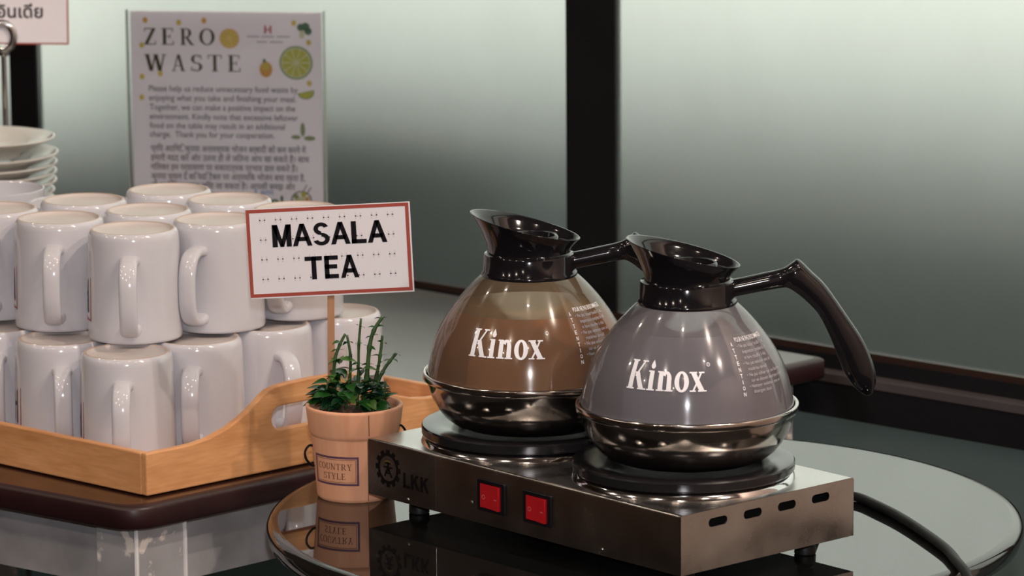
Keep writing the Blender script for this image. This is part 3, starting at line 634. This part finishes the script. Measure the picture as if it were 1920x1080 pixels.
# ================================================================== zero-waste poster in an acrylic stand
def poster():
    PW, PH = 19.7, 27.75
    t = thing('poster_stand', 'clear acrylic stand with a zero waste notice behind the mugs', 'poster', L(-28.0, 401.7, .02), math.radians(-8.5))
    X0 = -PW/2
    def px(x, y): return X0+(x-237-(y-18)*.012)/372*PW, PH-(y-18)/18.85
    mk('front_sheet', *xf(box(X0, -X0, 0, PH, 0, .18), lambda x, y, z: (x, z-.42, y)), 'clear', t)
    mk('back_sheet', *xf(box(X0, -X0, 0, PH-.2, 0, .18), lambda x, y, z: (x, z+.12, y)), 'clear', t)
    mk('foot', *box(X0, -X0, -.4, 7.5, 0, .2), 'clear', t)
    for sx in (-1, 1):      # polished edges catch the light
        mk('polished_edge', *xf(box(0, .1, 0, PH, 0, .7), lambda x, y, z: (sx*(PW/2)+(x if sx > 0 else x-.1), z-.42, y)), 'edgegrey', t)
    pp = mk('paper', *xf(box(X0+.3, -X0-.25, .3, PH-.15, 0, .05), lambda x, y, z: (x, z, y)), 'posterpaper', t)
    d = [-.02]
    def put(vf, name, m):
        y = d[0]; mk(name, *xf(rot90(vf), lambda a, b, c: (a, y, c)), m, pp)
    def letters(chs, name, T=.175):
        g = MB()
        for ch, x0, x1, y0, y1 in chs:
            a, b = px(x0, y1); c, e = px(x1, y0); q, w = glyph(ch, T, .06); g.add(fit((q.v, q.f), a, c, b, e))
        put((g.v, g.f), name, 'oliveink')
    letters([('Z', 269, 291, 53, 84), ('E', 302, 325, 53, 84), ('R', 338, 364, 53, 84), ('O', 374, 403, 53, 84)], 'lettering')
    letters([('W', 269, 311, 102, 133), ('A', 321, 347, 102, 133), ('S', 358, 379, 102, 133), ('T', 390, 416, 102, 133), ('E', 428, 451, 102, 133)], 'lettering')
    def line(txt, x0, x1, y, m='greyink', bold=.004, h=None):
        a, b = px(x0, y); c, _ = px(x1, y); v, f = sans(txt, bold)
        if not v: return
        vf = fit((v, f), a, c, b, b+.42 if h is None else b+h, rows=(0, .5)); put(vf, 'text_line', m)
    for txt, x0, x1, y in (('Please help us reduce unnecessary food waste by', 277, 560, 171), ('enjoying what you take and finishing your meal.', 277, 557, 188.5), ('Together, we can make a positive impact on the', 278, 555, 206),
                           ('environment. Kindly note that excessive leftover', 278, 560, 223.5), ('food on the table may result in an additional', 278, 535, 240.5), ('charge.  Thank you for your cooperation.', 278, 515, 257)):
        line(txt, x0, x1, y)
    for txt, x0, x1, y in (('प्रिय अतिथि, कृपया अनावश्यक भोजन बर्बादी को कम करने में', 279, 575, 284), ('हमारी मदद करें और उतना ही लें जितना आप खा सकते हैं। साथ', 279, 581, 301.5), ('मिलकर हम पर्यावरण पर सकारात्मक प्रभाव डाल सकते हैं।', 279, 558, 319),
                           ('कृपया ध्यान दें कि यदि टेबल पर अत्यधिक भोजन बचा रहता है,', 280, 573, 336.5), ('तो अतिरिक्त शुल्क लिया जा सकता है। आपकी समझ और', 280, 554, 353.5), ('सहयोग के लिए धन्यवाद।', 280, 400, 371)):
        line(txt, x0, x1, y, bold=.008)
    line('I am', 478, 512, 363, 'blueink', .01); line('zero!', 462, 532, 386, 'darkgreenink', .03, .8)
    def dsc(x, y, r, m, name, ry=None, dz=0, a0=0, a1=360):
        a, b = px(x, y); k = PW/372; d[0] = -.02-dz; put(disc(a, b, r*k, (ry or r)*k, 28, a0, a1), name, m); d[0] = -.02
    # citrus slices
    def slice_(x, y, r, rim, flesh, pale):
        dsc(x, y, r, rim, 'printed_citrus_rind'); dsc(x, y, r*.9, pale, 'printed_citrus_pith', dz=.004)
        a, b = px(x, y); k = PW/372; g = MB()
        for i in range(10):
            q0 = i*36+3; g.add(disc(a, b, 0, 0, 1, 0, 1)); g.v.pop(); g.v.pop(); g.f.pop()
            pts = [(a+.10*r*k*math.cos(math.radians(q0+15)), b+.10*r*k*math.sin(math.radians(q0+15)), 0)]+[(a+.82*r*k*math.cos(math.radians(q0+j*5)), b+.82*r*k*math.sin(math.radians(q0+j*5)), 0) for j in range(7)]
            g.add((pts, [tuple(range(len(pts)))]))
        d[0] = -.028; put((g.v, g.f), 'printed_citrus_flesh', flesh); d[0] = -.02
    slice_(431, 71, 18.5, 'orangeink', 'yellowink', 'orangepale'); slice_(557, 115, 31.5, 'greenrim', 'limeink', 'limepale')
    dsc(500, 128, 12, 'orangeink', 'printed_fruit', 15); dsc(499, 122, 8, 'yellowink', 'printed_fruit', 8, .004); dsc(497, 112, 3, 'darkgreenink', 'printed_fruit_stalk', 4, .004)
    for x, y, r in ((566, 49, 7), (575, 48, 8), (580, 56, 7)): dsc(x, y, r, 'darkgreenink', 'printed_broccoli_floret')
    dsc(568, 62, 5, 'limepale', 'printed_broccoli_stalk', 8)
    dsc(575, 170, 16, 'greenrim', 'printed_lime_wedge', 13, 0, 190, 380); dsc(575, 171, 13, 'limeink', 'printed_lime_wedge', 10, .004, 190, 380)
    for x, y, rx, ry in ((569, 240, 4.5, 13), (556, 254, 9, 4), (582, 256, 11, 4.5)): dsc(x, y, rx, 'sageink', 'printed_leaf', ry)
    for x, y, m in ((271, 38, 'orangeink'), (335, 42, 'yellowink'), (383, 38, 'orangeink'), (264, 85, 'yellowink'), (264, 144, 'yellowink'), (299, 138, 'yellowink'), (263, 183, 'yellowink'), (553, 41, 'yellowink'), (581, 77, 'yellowink'), (582, 153, 'yellowink')):
        dsc(x, y, 4.6, m, 'printed_drop', 5.5)
    a, b = px(497, 61); c, _ = px(511, 61); g = MB(); h = .78; w = c-a
    g.add(bar(a, a+w*.28, b, b+h)); g.add(bar(c-w*.28, c, b, b+h)); g.add(bar(a, c, b+h*.40, b+h*.6)); put((g.v, g.f), 'printed_hotel_emblem', 'pinkred')
    g = MB()
    for x0, x1, y in ((464, 488, 68), (492, 516, 68), (521, 545, 68), (483, 502, 78), (507, 532, 78)):
        a, b = px(x0, y); c, _ = px(x1, y); g.add(bar(a, c, b, b+.13))
    put((g.v, g.f), 'printed_caption', 'palegrey')
    # jar drawing
    a, b = px(566, 372); k = PW/372
    put(ring2d(a, b, 17*k, 19.5*k, 28, .85), 'printed_jar', 'greyink'); dsc(566, 376, 14, 'limepale', 'printed_jar_contents', 9)
    for x, y, r, m in ((556, 366, 5, 'sageink'), (570, 362, 5, 'limeink'), (577, 370, 4, 'orangeink')): dsc(x, y, r, m, 'printed_jar_fruit', dz=.004)
    g = MB(); a, b = px(570, 352); g.add(seg_(a-.2, b-.5, a+.35, b+.45, .1)); g.add(seg_(a+.3, b-.5, a+.75, b+.2, .1)); put((g.v, g.f), 'printed_straw', 'greyink')
poster()

# ================================================================== plant pot with plant and the sign in it
POT = (-12.35, 312.7)
def plant_pot():
    t = thing('plant_pot', 'small terracotta-coloured pot reading COUNTRY STYLE beside the coffee warmer', 'plant pot', L(POT[0], POT[1], .01))
    H = 7.3
    mk('body', *lathe([(0, 0), (2.85, 0), (2.96, .12), (3.0, .3), (3.40, 5.0), (3.46, 5.3)], 80), 'pot', t, smooth=True, autos=40)
    mk('rim_band', *lathe([(3.40, 5.0), (3.50, 5.15), (3.57, 5.35), (3.78, 7.05), (3.80, 7.22), (3.74, H), (3.58, H+.02), (3.45, H-.05), (3.36, H-.35)], 80), 'pot', t, smooth=True, autos=50)
    mk('inner_wall', *lathe([(3.36, H-.35), (3.25, 5.5), (3.2, 5.0)], 64), 'pot', t, smooth=True)
    mk('soil', *lathe([(3.3, 6.45), (2.6, 6.62), (1.6, 6.75), (0, 6.8)], 40), 'soil', t, smooth=True)
    def wrap(x, y, z, off=.012):
        r = 3.0+.40*(y-.3)/4.7+off; a = -PI/2 + x/r; return (r*math.cos(a), r*math.sin(a), y)
    # printed label, a little left of the middle
    x0, x1, y0, y1 = -3.72, .42, 1.42, 3.75
    lab = mk('label_border', *xf(subdiv(frame2d(x0, x1, y0, y1, .17), .4), wrap), 'purpleink', t)
    mk('label_inner_line', *xf(subdiv(frame2d(x0+.24, x1-.24, y0+.24, y1-.24, .035), .4), wrap), 'brownink', lab)
    mk('lettering', *xf(subdiv(fit(serif('COUNTRY', .10, .15), -3.25, -.12, 2.66, 3.18), .3), wrap), 'brownink', lab)
    mk('lettering', *xf(subdiv(fit(serif('STYLE', .10, .15), -2.62, -.66, 1.90, 2.42), .3), wrap), 'brownink', lab)
    # overlap seam
    mk('seam', *xf(subdiv(bar(1.12, 1.17, .15, 5.0), .5), wrap), 'brownink', t)
    def wrapb(x, y, z): r = 3.57+.21*(y-5.35)/1.7+.012; a = -PI/2+x/r; return (r*math.cos(a), r*math.sin(a), y)
    mk('rim_seam', *xf(subdiv(bar(1.24, 1.30, 5.4, 7.1), .5), wrapb), 'brownink', t)
    for sx, zc in ((-1, 3.3), (1, 4.9)):
        r = 3.0+.40*(zc-.3)/4.7; a = math.radians(190) if sx < 0 else math.radians(-12)
        c, s = math.cos(a), math.sin(a)
        pts = spline([(r-.05, -.1, zc+.75), (r+.35, 0, zc+.8), (r+.68, .05, zc+.3), (r+.55, .05, zc-.3), (r+.15, 0, zc-.75), (r-.1, -.1, zc-.8)], 5)
        mk('wire_handle', *tube([(c*p.x-s*p.y, s*p.x+c*p.y, p.z) for p in pts], .10, 8), 'blackplastic', t, smooth=True)
    return t
plant_pot()

def leaf_mesh(L_, W_, cup=.25, m='leaf'):
    v = []; f = []; n = 6
    for i in range(n+1):
        t = i/n; w = W_*math.sin(PI*(t**.8))*.5 if 0 < i < n else .02; y = L_*t; z = -.35*L_*t*t
        v += [(-w, y, z+cup*w), (0, y, z), (w, y, z+cup*w)]
    for i in range(n):
        a = 3*i; f += [(a, a+1, a+4, a+3), (a+1, a+2, a+5, a+4)]
    me = bpy.data.meshes.new('leaf'); me.from_pydata([(p[0]*.01, p[1]*.01, p[2]*.01) for p in v], [], f); me.polygons.foreach_set('use_smooth', [True]*len(me.polygons)); me.materials.append(MT[m]); return me
def plant():
    t = thing('potted_plant', 'green leafy artificial plant with bare upright stems in the small pot', 'plant', L(POT[0], POT[1], 6.78))
    base = 6.78
    LM = [leaf_mesh(1.7, 1.15, .3, 'leaf'), leaf_mesh(1.5, 1.0, .3, 'leafdark'), leaf_mesh(1.3, .9, .35, 'leaflight'), leaf_mesh(.75, .45, .3, 'leaf'), leaf_mesh(.6, .38, .3, 'leafdark')]
    def leaf(p, az, tilt, k, s=1.0):
        o = mk('leaf', None, None, None, t, mesh=LM[k]); o.location = Vector(p)*.01
        o.rotation_euler = (math.radians(tilt), math.radians(random.uniform(-25, 25)), math.radians(az)); o.scale = (s,)*3
    # stems: x offset cm, height above the soil along the way
    stems = [([(-1.2, .2, 0), (-1.55, .1, 2.0), (-1.45, 0, 4.0), (-1.05, 0, 5.2), (-.62, 0, 6.05)], .12), ([(-.7, .5, 0), (-.35, .4, 2.4), (-.25, .3, 4.2), (-.5, .3, 5.9)], .11),
             ([(.2, .3, 0), (.35, .2, 2.6), (.42, .1, 5.2), (.62, .1, 7.25)], .10), ([(.6, .1, 0), (1.0, 0, 2.6), (1.25, -.1, 5.0), (1.6, -.1, 6.3), (2.3, -.1, 7.4)], .15),
             ([(1.2, .4, 0), (1.75, .4, 2.6), (2.05, .3, 4.2), (2.25, .3, 5.85)], .12), ([(1.0, -.3, 0), (1.6, -.3, 1.5), (2.2, -.3, 3.0), (2.8, -.3, 3.9), (3.35, -.3, 4.55)], .12),
             ([(-1.9, -.4, 0), (-2.2, -.4, 1.2), (-2.0, -.4, 2.3)], .10), ([(1.4, -.6, -.1), (2.3, -.6, 1.2), (2.45, -.5, 2.4)], .10)]
    for P, r in stems:
        pts = spline(P, 5); n = len(pts)
        rad = [1.3*r*(1-.35*i/n)*(1.35 if i % 5 == 0 and 0 < i < n-1 else 1) for i in range(n)]
        mk('stem', *tube(pts, rad, 8), 'stem', t, smooth=True)
        for i in range(4, n, 3):
            frac = i/n
            if frac > .55 and random.random() < .35: continue
            p = pts[i]; a = random.uniform(0, 360)
            for q in (0, 180):
                small = pts[i].z > 3.2
                leaf(p, a+q, random.uniform(-5, 40), random.choice((3, 4, 3)) if small else random.choice((0, 1, 2, 3)), random.uniform(.7, 1.0) if small else random.uniform(.55, .8))
    for i in range(150):       # the leafy cushion above the rim
        a = random.uniform(0, 2*PI); r = 2.8*math.sqrt(random.random()); h = .3+2.5*random.random()**1.2*(1-(r/3.2)**2)+ (.35 if r > 1.8 else .2)
        x, y = r*math.cos(a), r*math.sin(a)*.9
        leaf((x*.85-.25, y*.85, h), math.degrees(a)-90+random.uniform(-50, 50), random.uniform(-5, 45), random.choice((0, 0, 1, 1, 1, 2)), random.uniform(.65, 1.0))
    for x, y, z in ((.9, -.2, 3.3), (-.75, -.1, 4.0)):                        # two rounder fresh leaves
        for q in (-90, 20, 120): leaf((x-.2, y, z), q, 10, 2, .9)
    PM = leaf_mesh(.7, .6, .5, 'petal')
    for x, y, z in ((-1.0, .6, 3.6), (-.8, .5, 2.4), (.9, .8, 3.0), (1.5, .7, 2.3), (0, .9, 1.9), (1.9, .5, 3.2)):
        o = mk('dry_petal', None, None, None, t, mesh=PM); o.location = Vector((x, y, z))*.01; o.rotation_euler = (random.uniform(.2, 1.4), random.uniform(-.5, .5), random.uniform(0, 6))
plant()

def tea_sign():
    # stick foot stands in the soil; card leans a little
    t = thing('masala_tea_sign', 'white MASALA TEA sign with red-brown border on a wooden stick in the pot', 'sign', L(-14.18, 313.9, 6.55))
    st = mk('stick', *box(-.27, .27, -.12, .12, 0, 9.6, .04), 'stick', t); st.rotation_euler.y = math.radians(.6)
    c = bpy.data.objects.new('card', None)
    bpy.data.objects.remove(c)
    w, h = 12.62, 6.92
    card = mk('card', *xf(box(-w/2-.0, w/2+.12, -h/2-.12, h/2+.06, 0, .1, .02), lambda x, y, z: (x, z-.26, y)), 'paper', t)
    card.location = Vector((.03, 0, 12.72))*.01; card.rotation_euler.y = math.radians(-2.35)
    def put(vf, name, m, y=-.275): return mk(name, *xf(rot90(vf), lambda a, b, c_: (a, y, c_)), m, card)
    put(frame2d(-w/2, w/2, -h/2, h/2, .27), 'border', 'redline')
    hx = 12.62/305
    # letters measured from the card's middle
    put(fit(blocks('MASALA', .05), -4.35, 4.55, .42, 2.22), 'lettering', 'ink', -.285)
    put(fit(blocks('TEA', .10), -1.95, 2.22, -2.22, -.42), 'lettering', 'ink', -.285)
    g = MB()
    for r in range(4):
        for q in range(9):
            x = -5.3+q*1.24; y = 2.35-r*1.55
            g.add(bar(x, x+.10, y, y+.5)); g.add(bar(x+.38, x+.48, y, y+.5)); g.add(bar(x, x+.48, y+.2, y+.29))
    put((g.v, g.f), 'pale_emblem_pattern', 'faintink', -.268)
    # clear laminate around the card
    put(frame2d(-w/2-.16, w/2+.22, -h/2-.2, h/2+.14, .16), 'laminate_edge', 'clear', -.25)
tea_sign()

# ================================================================== the coffee warmer
WL, WW, WH, WZ0 = 34.63, 17.53, 4.3745, 1.367
UA = math.atan2(.7505, -.6609)                  # direction of the long front edge, leftwards
def warmer():
    # local x runs left along the front, local y runs towards the back (so the frame is mirrored: keep faces double sided)
    t = thing('coffee_warmer', 'stainless steel double coffee warmer with red switches on the round table', 'coffee warmer', L(11.77, 281.42, WZ0), UA - PI)
    # local frame: +x to the right along the front from the left end ... origin at the near corner, body spans x -WL..0, y 0..WW
    X0 = -WL
    b = MB(); r = .2
    # body shell: top and front and back folded from one sheet, rounded top edges
    ar = [(r-r*math.cos(math.radians(q)), WH-r+r*math.sin(math.radians(q))) for q in (0, 22, 45, 68, 90)]
    prof = [(0, 0)] + ar + [(WW-y, z) for y, z in reversed(ar)] + [(WW, 0)]
    v = [(x, y, z) for x in (X0, 0) for y, z in prof]; n = len(prof)
    f = [(i, i+1, n+i+1, n+i) for i in range(n-1) if i != 5]
    mk('front_and_back_panel', v, f, 'steel', t, smooth=True, autos=30)
    mk('top_panel', [(X0, r, WH), (0, r, WH), (0, WW-r, WH), (X0, WW-r, WH)], [(0, 1, 2, 3)], 'steeltop', t)
    def side(name, x, slots, th):
        hol = [rrect(a, c, 3.08, 3.72, .31, 5) for a, c in slots]
        v, f = plate([(0.02, 0), (WW-.02, 0), (WW-.02, WH-.08), (WW-.1, WH-.02), (.1, WH-.02), (0.02, WH-.08)], hol, th)
        return mk(name, [(x-p[2], p[0], p[1]) for p in v], f, 'steeltop' if x == 0 else 'steel', t)
    side('side_panel', 0, [(2.73, 4.58), (6.22, 8.03), (9.68, 11.5), (13.15, 14.97)], .12)
    side('side_panel', X0+.12, [(2.73, 4.58), (6.22, 8.03), (9.68, 11.5), (13.15, 14.97)], .12)
    mk('bottom_panel', *box(X0+.1, -.1, .1, WW-.1, 0, .1), 'blackmatte', t)
    mk('heater_box', *box(X0+2, -1.3, 1.5, WW-1.5, .3, WH-.4), 'blackmatte', t)
    # logo plate at the left end of the front
    lp = mk('logo_plate', *box(X0+.05, X0+7.95, -.005, 0, .06, WH-.14), 'steel', t)
    gx, gz = X0+2.35, 2.36
    g = MB(); g.add(ring2d(0, 0, .98, 1.22, 40))
    for k in range(12):
        a = 2*PI*k/12; c, s = math.cos(a), math.sin(a)
        q = bar(1.15, 1.46, -.20, .20); g.add(([(p[0]*c-p[1]*s, p[0]*s+p[1]*c, 0) for p in q[0]], q[1]))
    q = MB()
    q.add(bar(-.40, .40, .36, .50)); q.add(bar(-.52, .52, .02, .16)); q.add(bar(-.09, .09, -.25, .45)); q.add(seg_(-.42, -.66, -.04, .06, .17)); q.add(seg_(.42, -.66, .04, .06, .17)); q.add(bar(-.22, .22, -.42, -.30))
    def on(vf, name, m, off=-.02): mk(name, *xf(rot90(vf), lambda a, b_, c: (a+gx, off, c+gz)), m, lp)
    on((g.v, g.f), 'gear_emblem', 'logo'); on((q.v, q.f), 'emblem_sign', 'logo')
    on(arc(0, .28, .55, .38, 20, 160, .16, .14), 'emblem_arc', 'logoyellow')
    mk('lettering', *xf(rot90(fit(blocks('LKK', .12), X0+4.15, X0+7.15, 1.2, 2.36)), lambda a, b_, c: (a, -.02, c)), 'logo', lp)
    # rocker switches
    for x0, x1 in ((-21.83, -18.5), (-16.74, -13.33)):
        cx = (x0+x1)/2; w = 1.52; sw = mk('rocker_switch', *xf(plate(rrect(cx-w, cx+w, 1.08, 3.46, .12), [rrect(cx-w+.28, cx+w-.42, 1.28, 3.20, .08)], .22, .04), lambda a, b_, c: (a, -c, b_)), 'blackplastic', t)
        mk('switch_well', *xf(rot90(bar(cx-w+.1, cx+w-.1, 1.12, 3.4)), lambda a, b_, c: (a, -.03, c)), 'blackmatte', sw)
        # tilted rocker: left half pressed in
        xa, xb = cx-w+.33, cx+w-.47; xm = (xa+xb)/2
        v = []; sec = [(xa, -.10), (xa, -.20), (xm, -.24), (xb, -.40), (xb, -.10)]
        v = [(x, y, z) for z in (1.34, 3.14) for x, y in sec]
        mk('red_rocker', v, [(0, 1, 6, 5), (1, 2, 7, 6), (2, 3, 8, 7), (3, 4, 9, 8), (4, 3, 2, 1, 0), (5, 6, 7, 8, 9)], 'red', sw)
        mk('off_mark', *xf(rot90(ring2d(xa+.42, 2.15, .13, .18, 20)), lambda a, b_, c: (a, -.235, c)), 'pinkred', sw)
        mk('on_mark', *xf(rot90(bar(xb-.55, xb-.2, 2.12, 2.18)), lambda a, b_, c: (a, -.24-.16*(a-xm)/(xb-xm)-.012, c)), 'pinkred', sw)
    for x, z in ((-22.5, 1.45), (-8.2, .45), (-29.9, .35)):
        mk('rivet', *xf(lathe([(.13, 0), (.12, .05), (0, .08)], 12), lambda a, b_, c: (a+x, -c, b_+z)), 'chrome', t, smooth=True)
    for k, (x, y) in enumerate(((-31.5, 2.4), (-2.4, 2.6), (-31.5, WW-2.4), (-2.4, WW-2.6))):
        ft = mk('foot', *lathe([(0, 0), (.55, 0), (.62, -.1), (.62, -.35), (.5, -.42), (.62, -.5), (.78, -.75), (.80, -WZ0+.08), (.72, -WZ0), (0, -WZ0)], 24), 'blackmatte', t, smooth=True, autos=40); ft.location = Vector((x, y, 0))*.01
    # hot plates; centres given in the round table's plan
    for cx, cy in ((12.48, 293.95), (1.19, 306.63)):
        d = Vector((cx-11.77, cy-281.42)); a = -(UA-PI); lx, ly = d.x*math.cos(a)-d.y*math.sin(a), d.x*math.sin(a)+d.y*math.cos(a)
        hp = mk('hot_plate', *lathe([(7.75, .52), (8.05, .56), (8.19, .72), (8.19, 1.22), (8.1, 1.34), (7.95, 1.375), (6.7, 1.36), (6.5, 1.30), (0, 1.30)], 96), 'hotplate', t, smooth=True, autos=35); hp.location = Vector((lx, ly, WH))*.01
        mk('chrome_ring', *lathe([(8.25, 0), (8.12, .28), (7.8, .52), (7.4, .54)], 96), 'chrome', hp, smooth=True)
warmer()
# power cable
cab = spline([(21.7, 297.6, 2.6), (22.6, 301.5, 1.6), (24.2, 307, .5), (26.2, 309.4, .39), (28.0, 305.9, .39), (29.65, 301.1, .39), (31.55, 293.4, .39), (32.1, 288.8, .39), (32.5, 285.9, .12), (32.9, 283.4, -1.2), (33.2, 281.8, -5), (33.5, 281.2, -14), (33.5, 281.0, -40), (34, 281, -74.4)], 8)
tag(mk('power_cable', [(p[0], p[1], p[2]) for p in tube(cab, .37, 12)[0]], tube(cab, .37, 12)[1], 'blackmatte', loc=L(0, 0, 0), smooth=True), 'thick black power cable running off the right of the warmer across the table', 'cable')

# ================================================================== the two glass coffee jugs
RIMZ = 4.133
DOME = [(7.84, -.05), (7.79, .2), (7.59, 1.2), (7.31, 2.2), (6.91, 3.2), (6.35, 4.2), (5.80, 5.0), (5.18, 5.8), (4.47, 6.6), (3.90, 7.15), (3.45, 7.5)]
def dome_r(z):
    for (r0, _, z0), (r1, _, z1) in zip(SM[:-1], SM[1:]):
        if z0 <= z <= z1: return r0+(r1-r0)*(z-z0)/(z1-z0)
    return DOME[0][0] if z < DOME[0][1] else DOME[-1][0]
SM = [tuple(p) for p in spline([(r, 0, z) for r, z in DOME], 4)]
def jug(name, label, x, y, dome, level, liquid, liqtop, back):
    t = thing(name, label, 'coffee jug', L(x, y, WZ0+WH+1.3765))
    Z = RIMZ
    mk('steel_base', *lathe([(0, .12), (4.6, .12), (4.9, 0), (5.4, .02), (6.0, .28), (6.55, .72), (7.05, 1.35), (7.48, 2.1), (7.74, 2.8), (7.86, 3.4), (7.88, 3.52)], 96), 'steelbowl', t, smooth=True, autos=40)
    mk('steel_rim', *lathe([(7.88, 3.52), (8.12, 3.55), (8.18, 3.62), (8.20, 4.02), (8.16, 4.11), (8.05, 4.14), (7.9, 4.08), (7.86, 3.95)], 96), 'steelbowl', t, smooth=True, autos=60)
    gl = mk('clear_body', *lathe([(p[0], p[2]+Z) for p in SM], 96), dome, t, smooth=True)
    # liquid
    pr = [(0, .3), (4.8, .3), (6.4, .9), (7.5, 2.4), (7.7, 3.6)] + [(dome_r(z)-.09, z+Z) for z in [k*level/14 for k in range(15)]]
    top = dome_r(level)-.09
    lq = mk('drink', *lathe(pr, 80), liquid, t, smooth=True)
    mk('drink_surface', *lathe([(top, level+Z), (top*.5, level+Z), (0, level+Z)], 80), liqtop, lq, smooth=True)
    # collar
    mk('collar', *lathe([(3.40, 7.30+Z), (3.60, 7.32+Z), (3.66, 7.42+Z), (3.62, 7.62+Z), (3.50, 7.75+Z), (3.46, 8.85+Z), (3.40, 9.0+Z), (3.22, 9.05+Z), (3.15, 9.15+Z)], 80), 'blackplastic', t, smooth=True, autos=50)
    # slanted pouring funnel
    def ring(cx, rx, ry, z, dz, n=64, e=0):
        return [(cx+rx*math.cos(a), ry*math.sin(a), Z+z+dz*math.cos(a)) for a in [2*PI*k/n for k in range(n)]]
    rings = [ring(0, 3.12, 3.12, 9.05, 0), ring(.0, 3.14, 3.12, 9.35, -.05), ring(-.03, 3.25, 3.18, 9.7, -.25), ring(-.12, 3.55, 3.4, 10.3, -.6), ring(-.22, 3.88, 3.65, 10.8, -.88), ring(-.29, 4.12, 3.86, 11.1, -1.03), ring(-.29, 4.16, 3.9, 11.17, -1.04), ring(-.29, 4.06, 3.8, 11.15, -1.02),
             ring(-.24, 3.75, 3.5, 10.75, -.88), ring(-.12, 3.4, 3.2, 10.3, -.62), ring(0, 3.1, 3.0, 9.95, -.3), ring(0, 2.6, 2.6, 9.85, -.1)]
    fn = mk('pouring_lid', *loft(rings, cap=False), 'blackplastic', t, smooth=True)
    mk('lid_knob', *[q if i else [(p[0]+.25, p[1], p[2]) for p in q] for i, q in enumerate(lathe([(2.65, 9.78+Z), (2.05, 9.85+Z), (1.98, 10.3+Z), (1.85, 10.42+Z), (1.7, 10.36+Z), (1.6, 10.0+Z), (0, 9.95+Z)], 48))], 'blackplastic', fn, smooth=True, autos=50)
    # handle, measured outline with a rounded section
    st = [((3.3, 9.1), (3.3, 7.75)), ((3.56, 9.1), (3.56, 7.79)), ((5.43, 9.5), (5.43, 8.15)), ((6.99, 9.86), (6.92, 8.4)), ((7.73, 10.34), (7.42, 8.35)), ((8.15, 10.5), (8.05, 7.95)), ((9.1, 9.6), (8.9, 7.2)), ((10.16, 8.53), (9.63, 6.34)), ((11.72, 6.28), (10.47, 4.68)), ((12.9, 4.46), (11.1, 3.09)), ((13.62, 2.75), (11.52, 2.01)), ((13.85, 1.47), (12.25, .98)), ((13.62, .56), (12.99, .40)), ((13.45, .40), (13.3, .37))]
    o_s = spline([(a[0], 0, a[1]) for a, b in st], 4); i_s = spline([(b[0], 0, b[1]) for a, b in st], 4); rings = []
    for A, B in zip(o_s, i_s):
        c = (A+B)/2; h = (A-B)/2; d = min(1.05, h.length*1.0)
        d = .74 if c.x < 6.5 else max(.12, d*.92)
        rings.append([tuple(c+h*(math.copysign(abs(math.cos(q))**.8, math.cos(q)))+Vector((0, d*math.sin(q), 0))+Vector((0, 0, Z))) for q in [2*PI*k/20 for k in range(20)]])
    v, f = loft(rings)
    mk('handle', v, f, 'blackplastic', t, smooth=True)
    # white brand lettering and warning text printed on the wall
    def wrap(a0, off=.045):
        def fn_(x_, z_, _):
            r = dome_r(z_)+off; a = -PI/2+a0+x_/7.0; return (r*math.cos(a), r*math.sin(a), z_+Z)
        return fn_
    brand = fit(serif('Kinox', .05), -4.75, 1.05, 2.22, 4.30)
    mk('brand_lettering', *xf(subdiv(brand, .35), wrap(0)), 'whiteprint', gl)
    g = MB(); g.add(ring2d(1.35, 4.05, .10, .14, 16)); g.add(bar(1.32, 1.35, 3.98, 4.12)); mk('registered_mark', *xf((g.v, g.f), wrap(0)), 'whiteprint', gl)
    A0 = math.radians(36)
    for i, ch in enumerate('ATTENTION'): mk('warning_letter', *xf(subdiv(fit(sans(ch, .02), -.55-(.1 if ch != 'I' else .03), -.55+(.1 if ch != 'I' else .03), 5.05-i*.42, 5.33-i*.42), .3), wrap(A0)), 'whiteprint', gl)
    lines = ['POUR NE PAS ENDOMMAGER', '• Ne pas laisser bouillir à sec,', '   évaporation complète du café', '   ni faire chauffer à vide', '• Ne pas nettoyer avec un', '   matériau abrasif', '• Ne pas utiliser sur une flamme', '   sur un élément électrique direct', '• Nettoyer seulement avec un', '   détergent doux']
    wd_ = [4.0, 3.75, 3.7, 3.0, 3.2, 2.3, 3.9, 4.1, 3.4, 2.0]
    for i, (s_, w_) in enumerate(zip(lines, wd_)):
        q = sans(s_.strip(), .006); ind = .28 if s_.startswith('   ') else 0
        mk('warning_line', *xf(subdiv(fit(q, -.05+ind, -.05+ind+w_*(.9 if ind else 1), 5.30-i*.385, 5.30-i*.385+(.24 if i else .30), rows=(0, .72)), .4), wrap(A0)), 'palegrey' if i else 'whiteprint', gl)
    return t
jug('coffee_jug', 'coffee jug of milky brown tea on the rear hot plate, black funnel lid', 1.32, 306.28, 'domeA', 4.95, 'tea', 'teatop', True)
jug('coffee_jug', 'coffee jug of clear greyish water on the front hot plate nearest the cable', 12.76, 294.31, 'domeB', 5.75, 'water', 'water', False)

# ================================================================== ceiling downlights, some added as wall washers (they show as small reflections)
def downlight_proto():
    t = bpy.data.objects.new('ceiling_downlight', None); COL.objects.link(t)
    mk('trim_ring', *lathe([(5.2, 0), (5.0, -.5), (3.6, -.6), (3.4, -.2), (3.3, 0)], 32), 'chrome', t, smooth=True)
    mk('bulb', *lathe([(0, -.9), (1.2, -.7), (2.0, -.2), (2.2, 0)], 24), 'bulb', t, smooth=True)
    return t
DL = downlight_proto()
for i, (s, d) in enumerate(DOWNLIGHTS):
    o = DL if i == 0 else copy_tree(DL); x, y = W(s, d); o.location = L(x, y, CEIL-.02)
    tag(o, 'small warm ceiling downlight out of view, some added as wall washers', 'downlight', 'ceiling downlights')
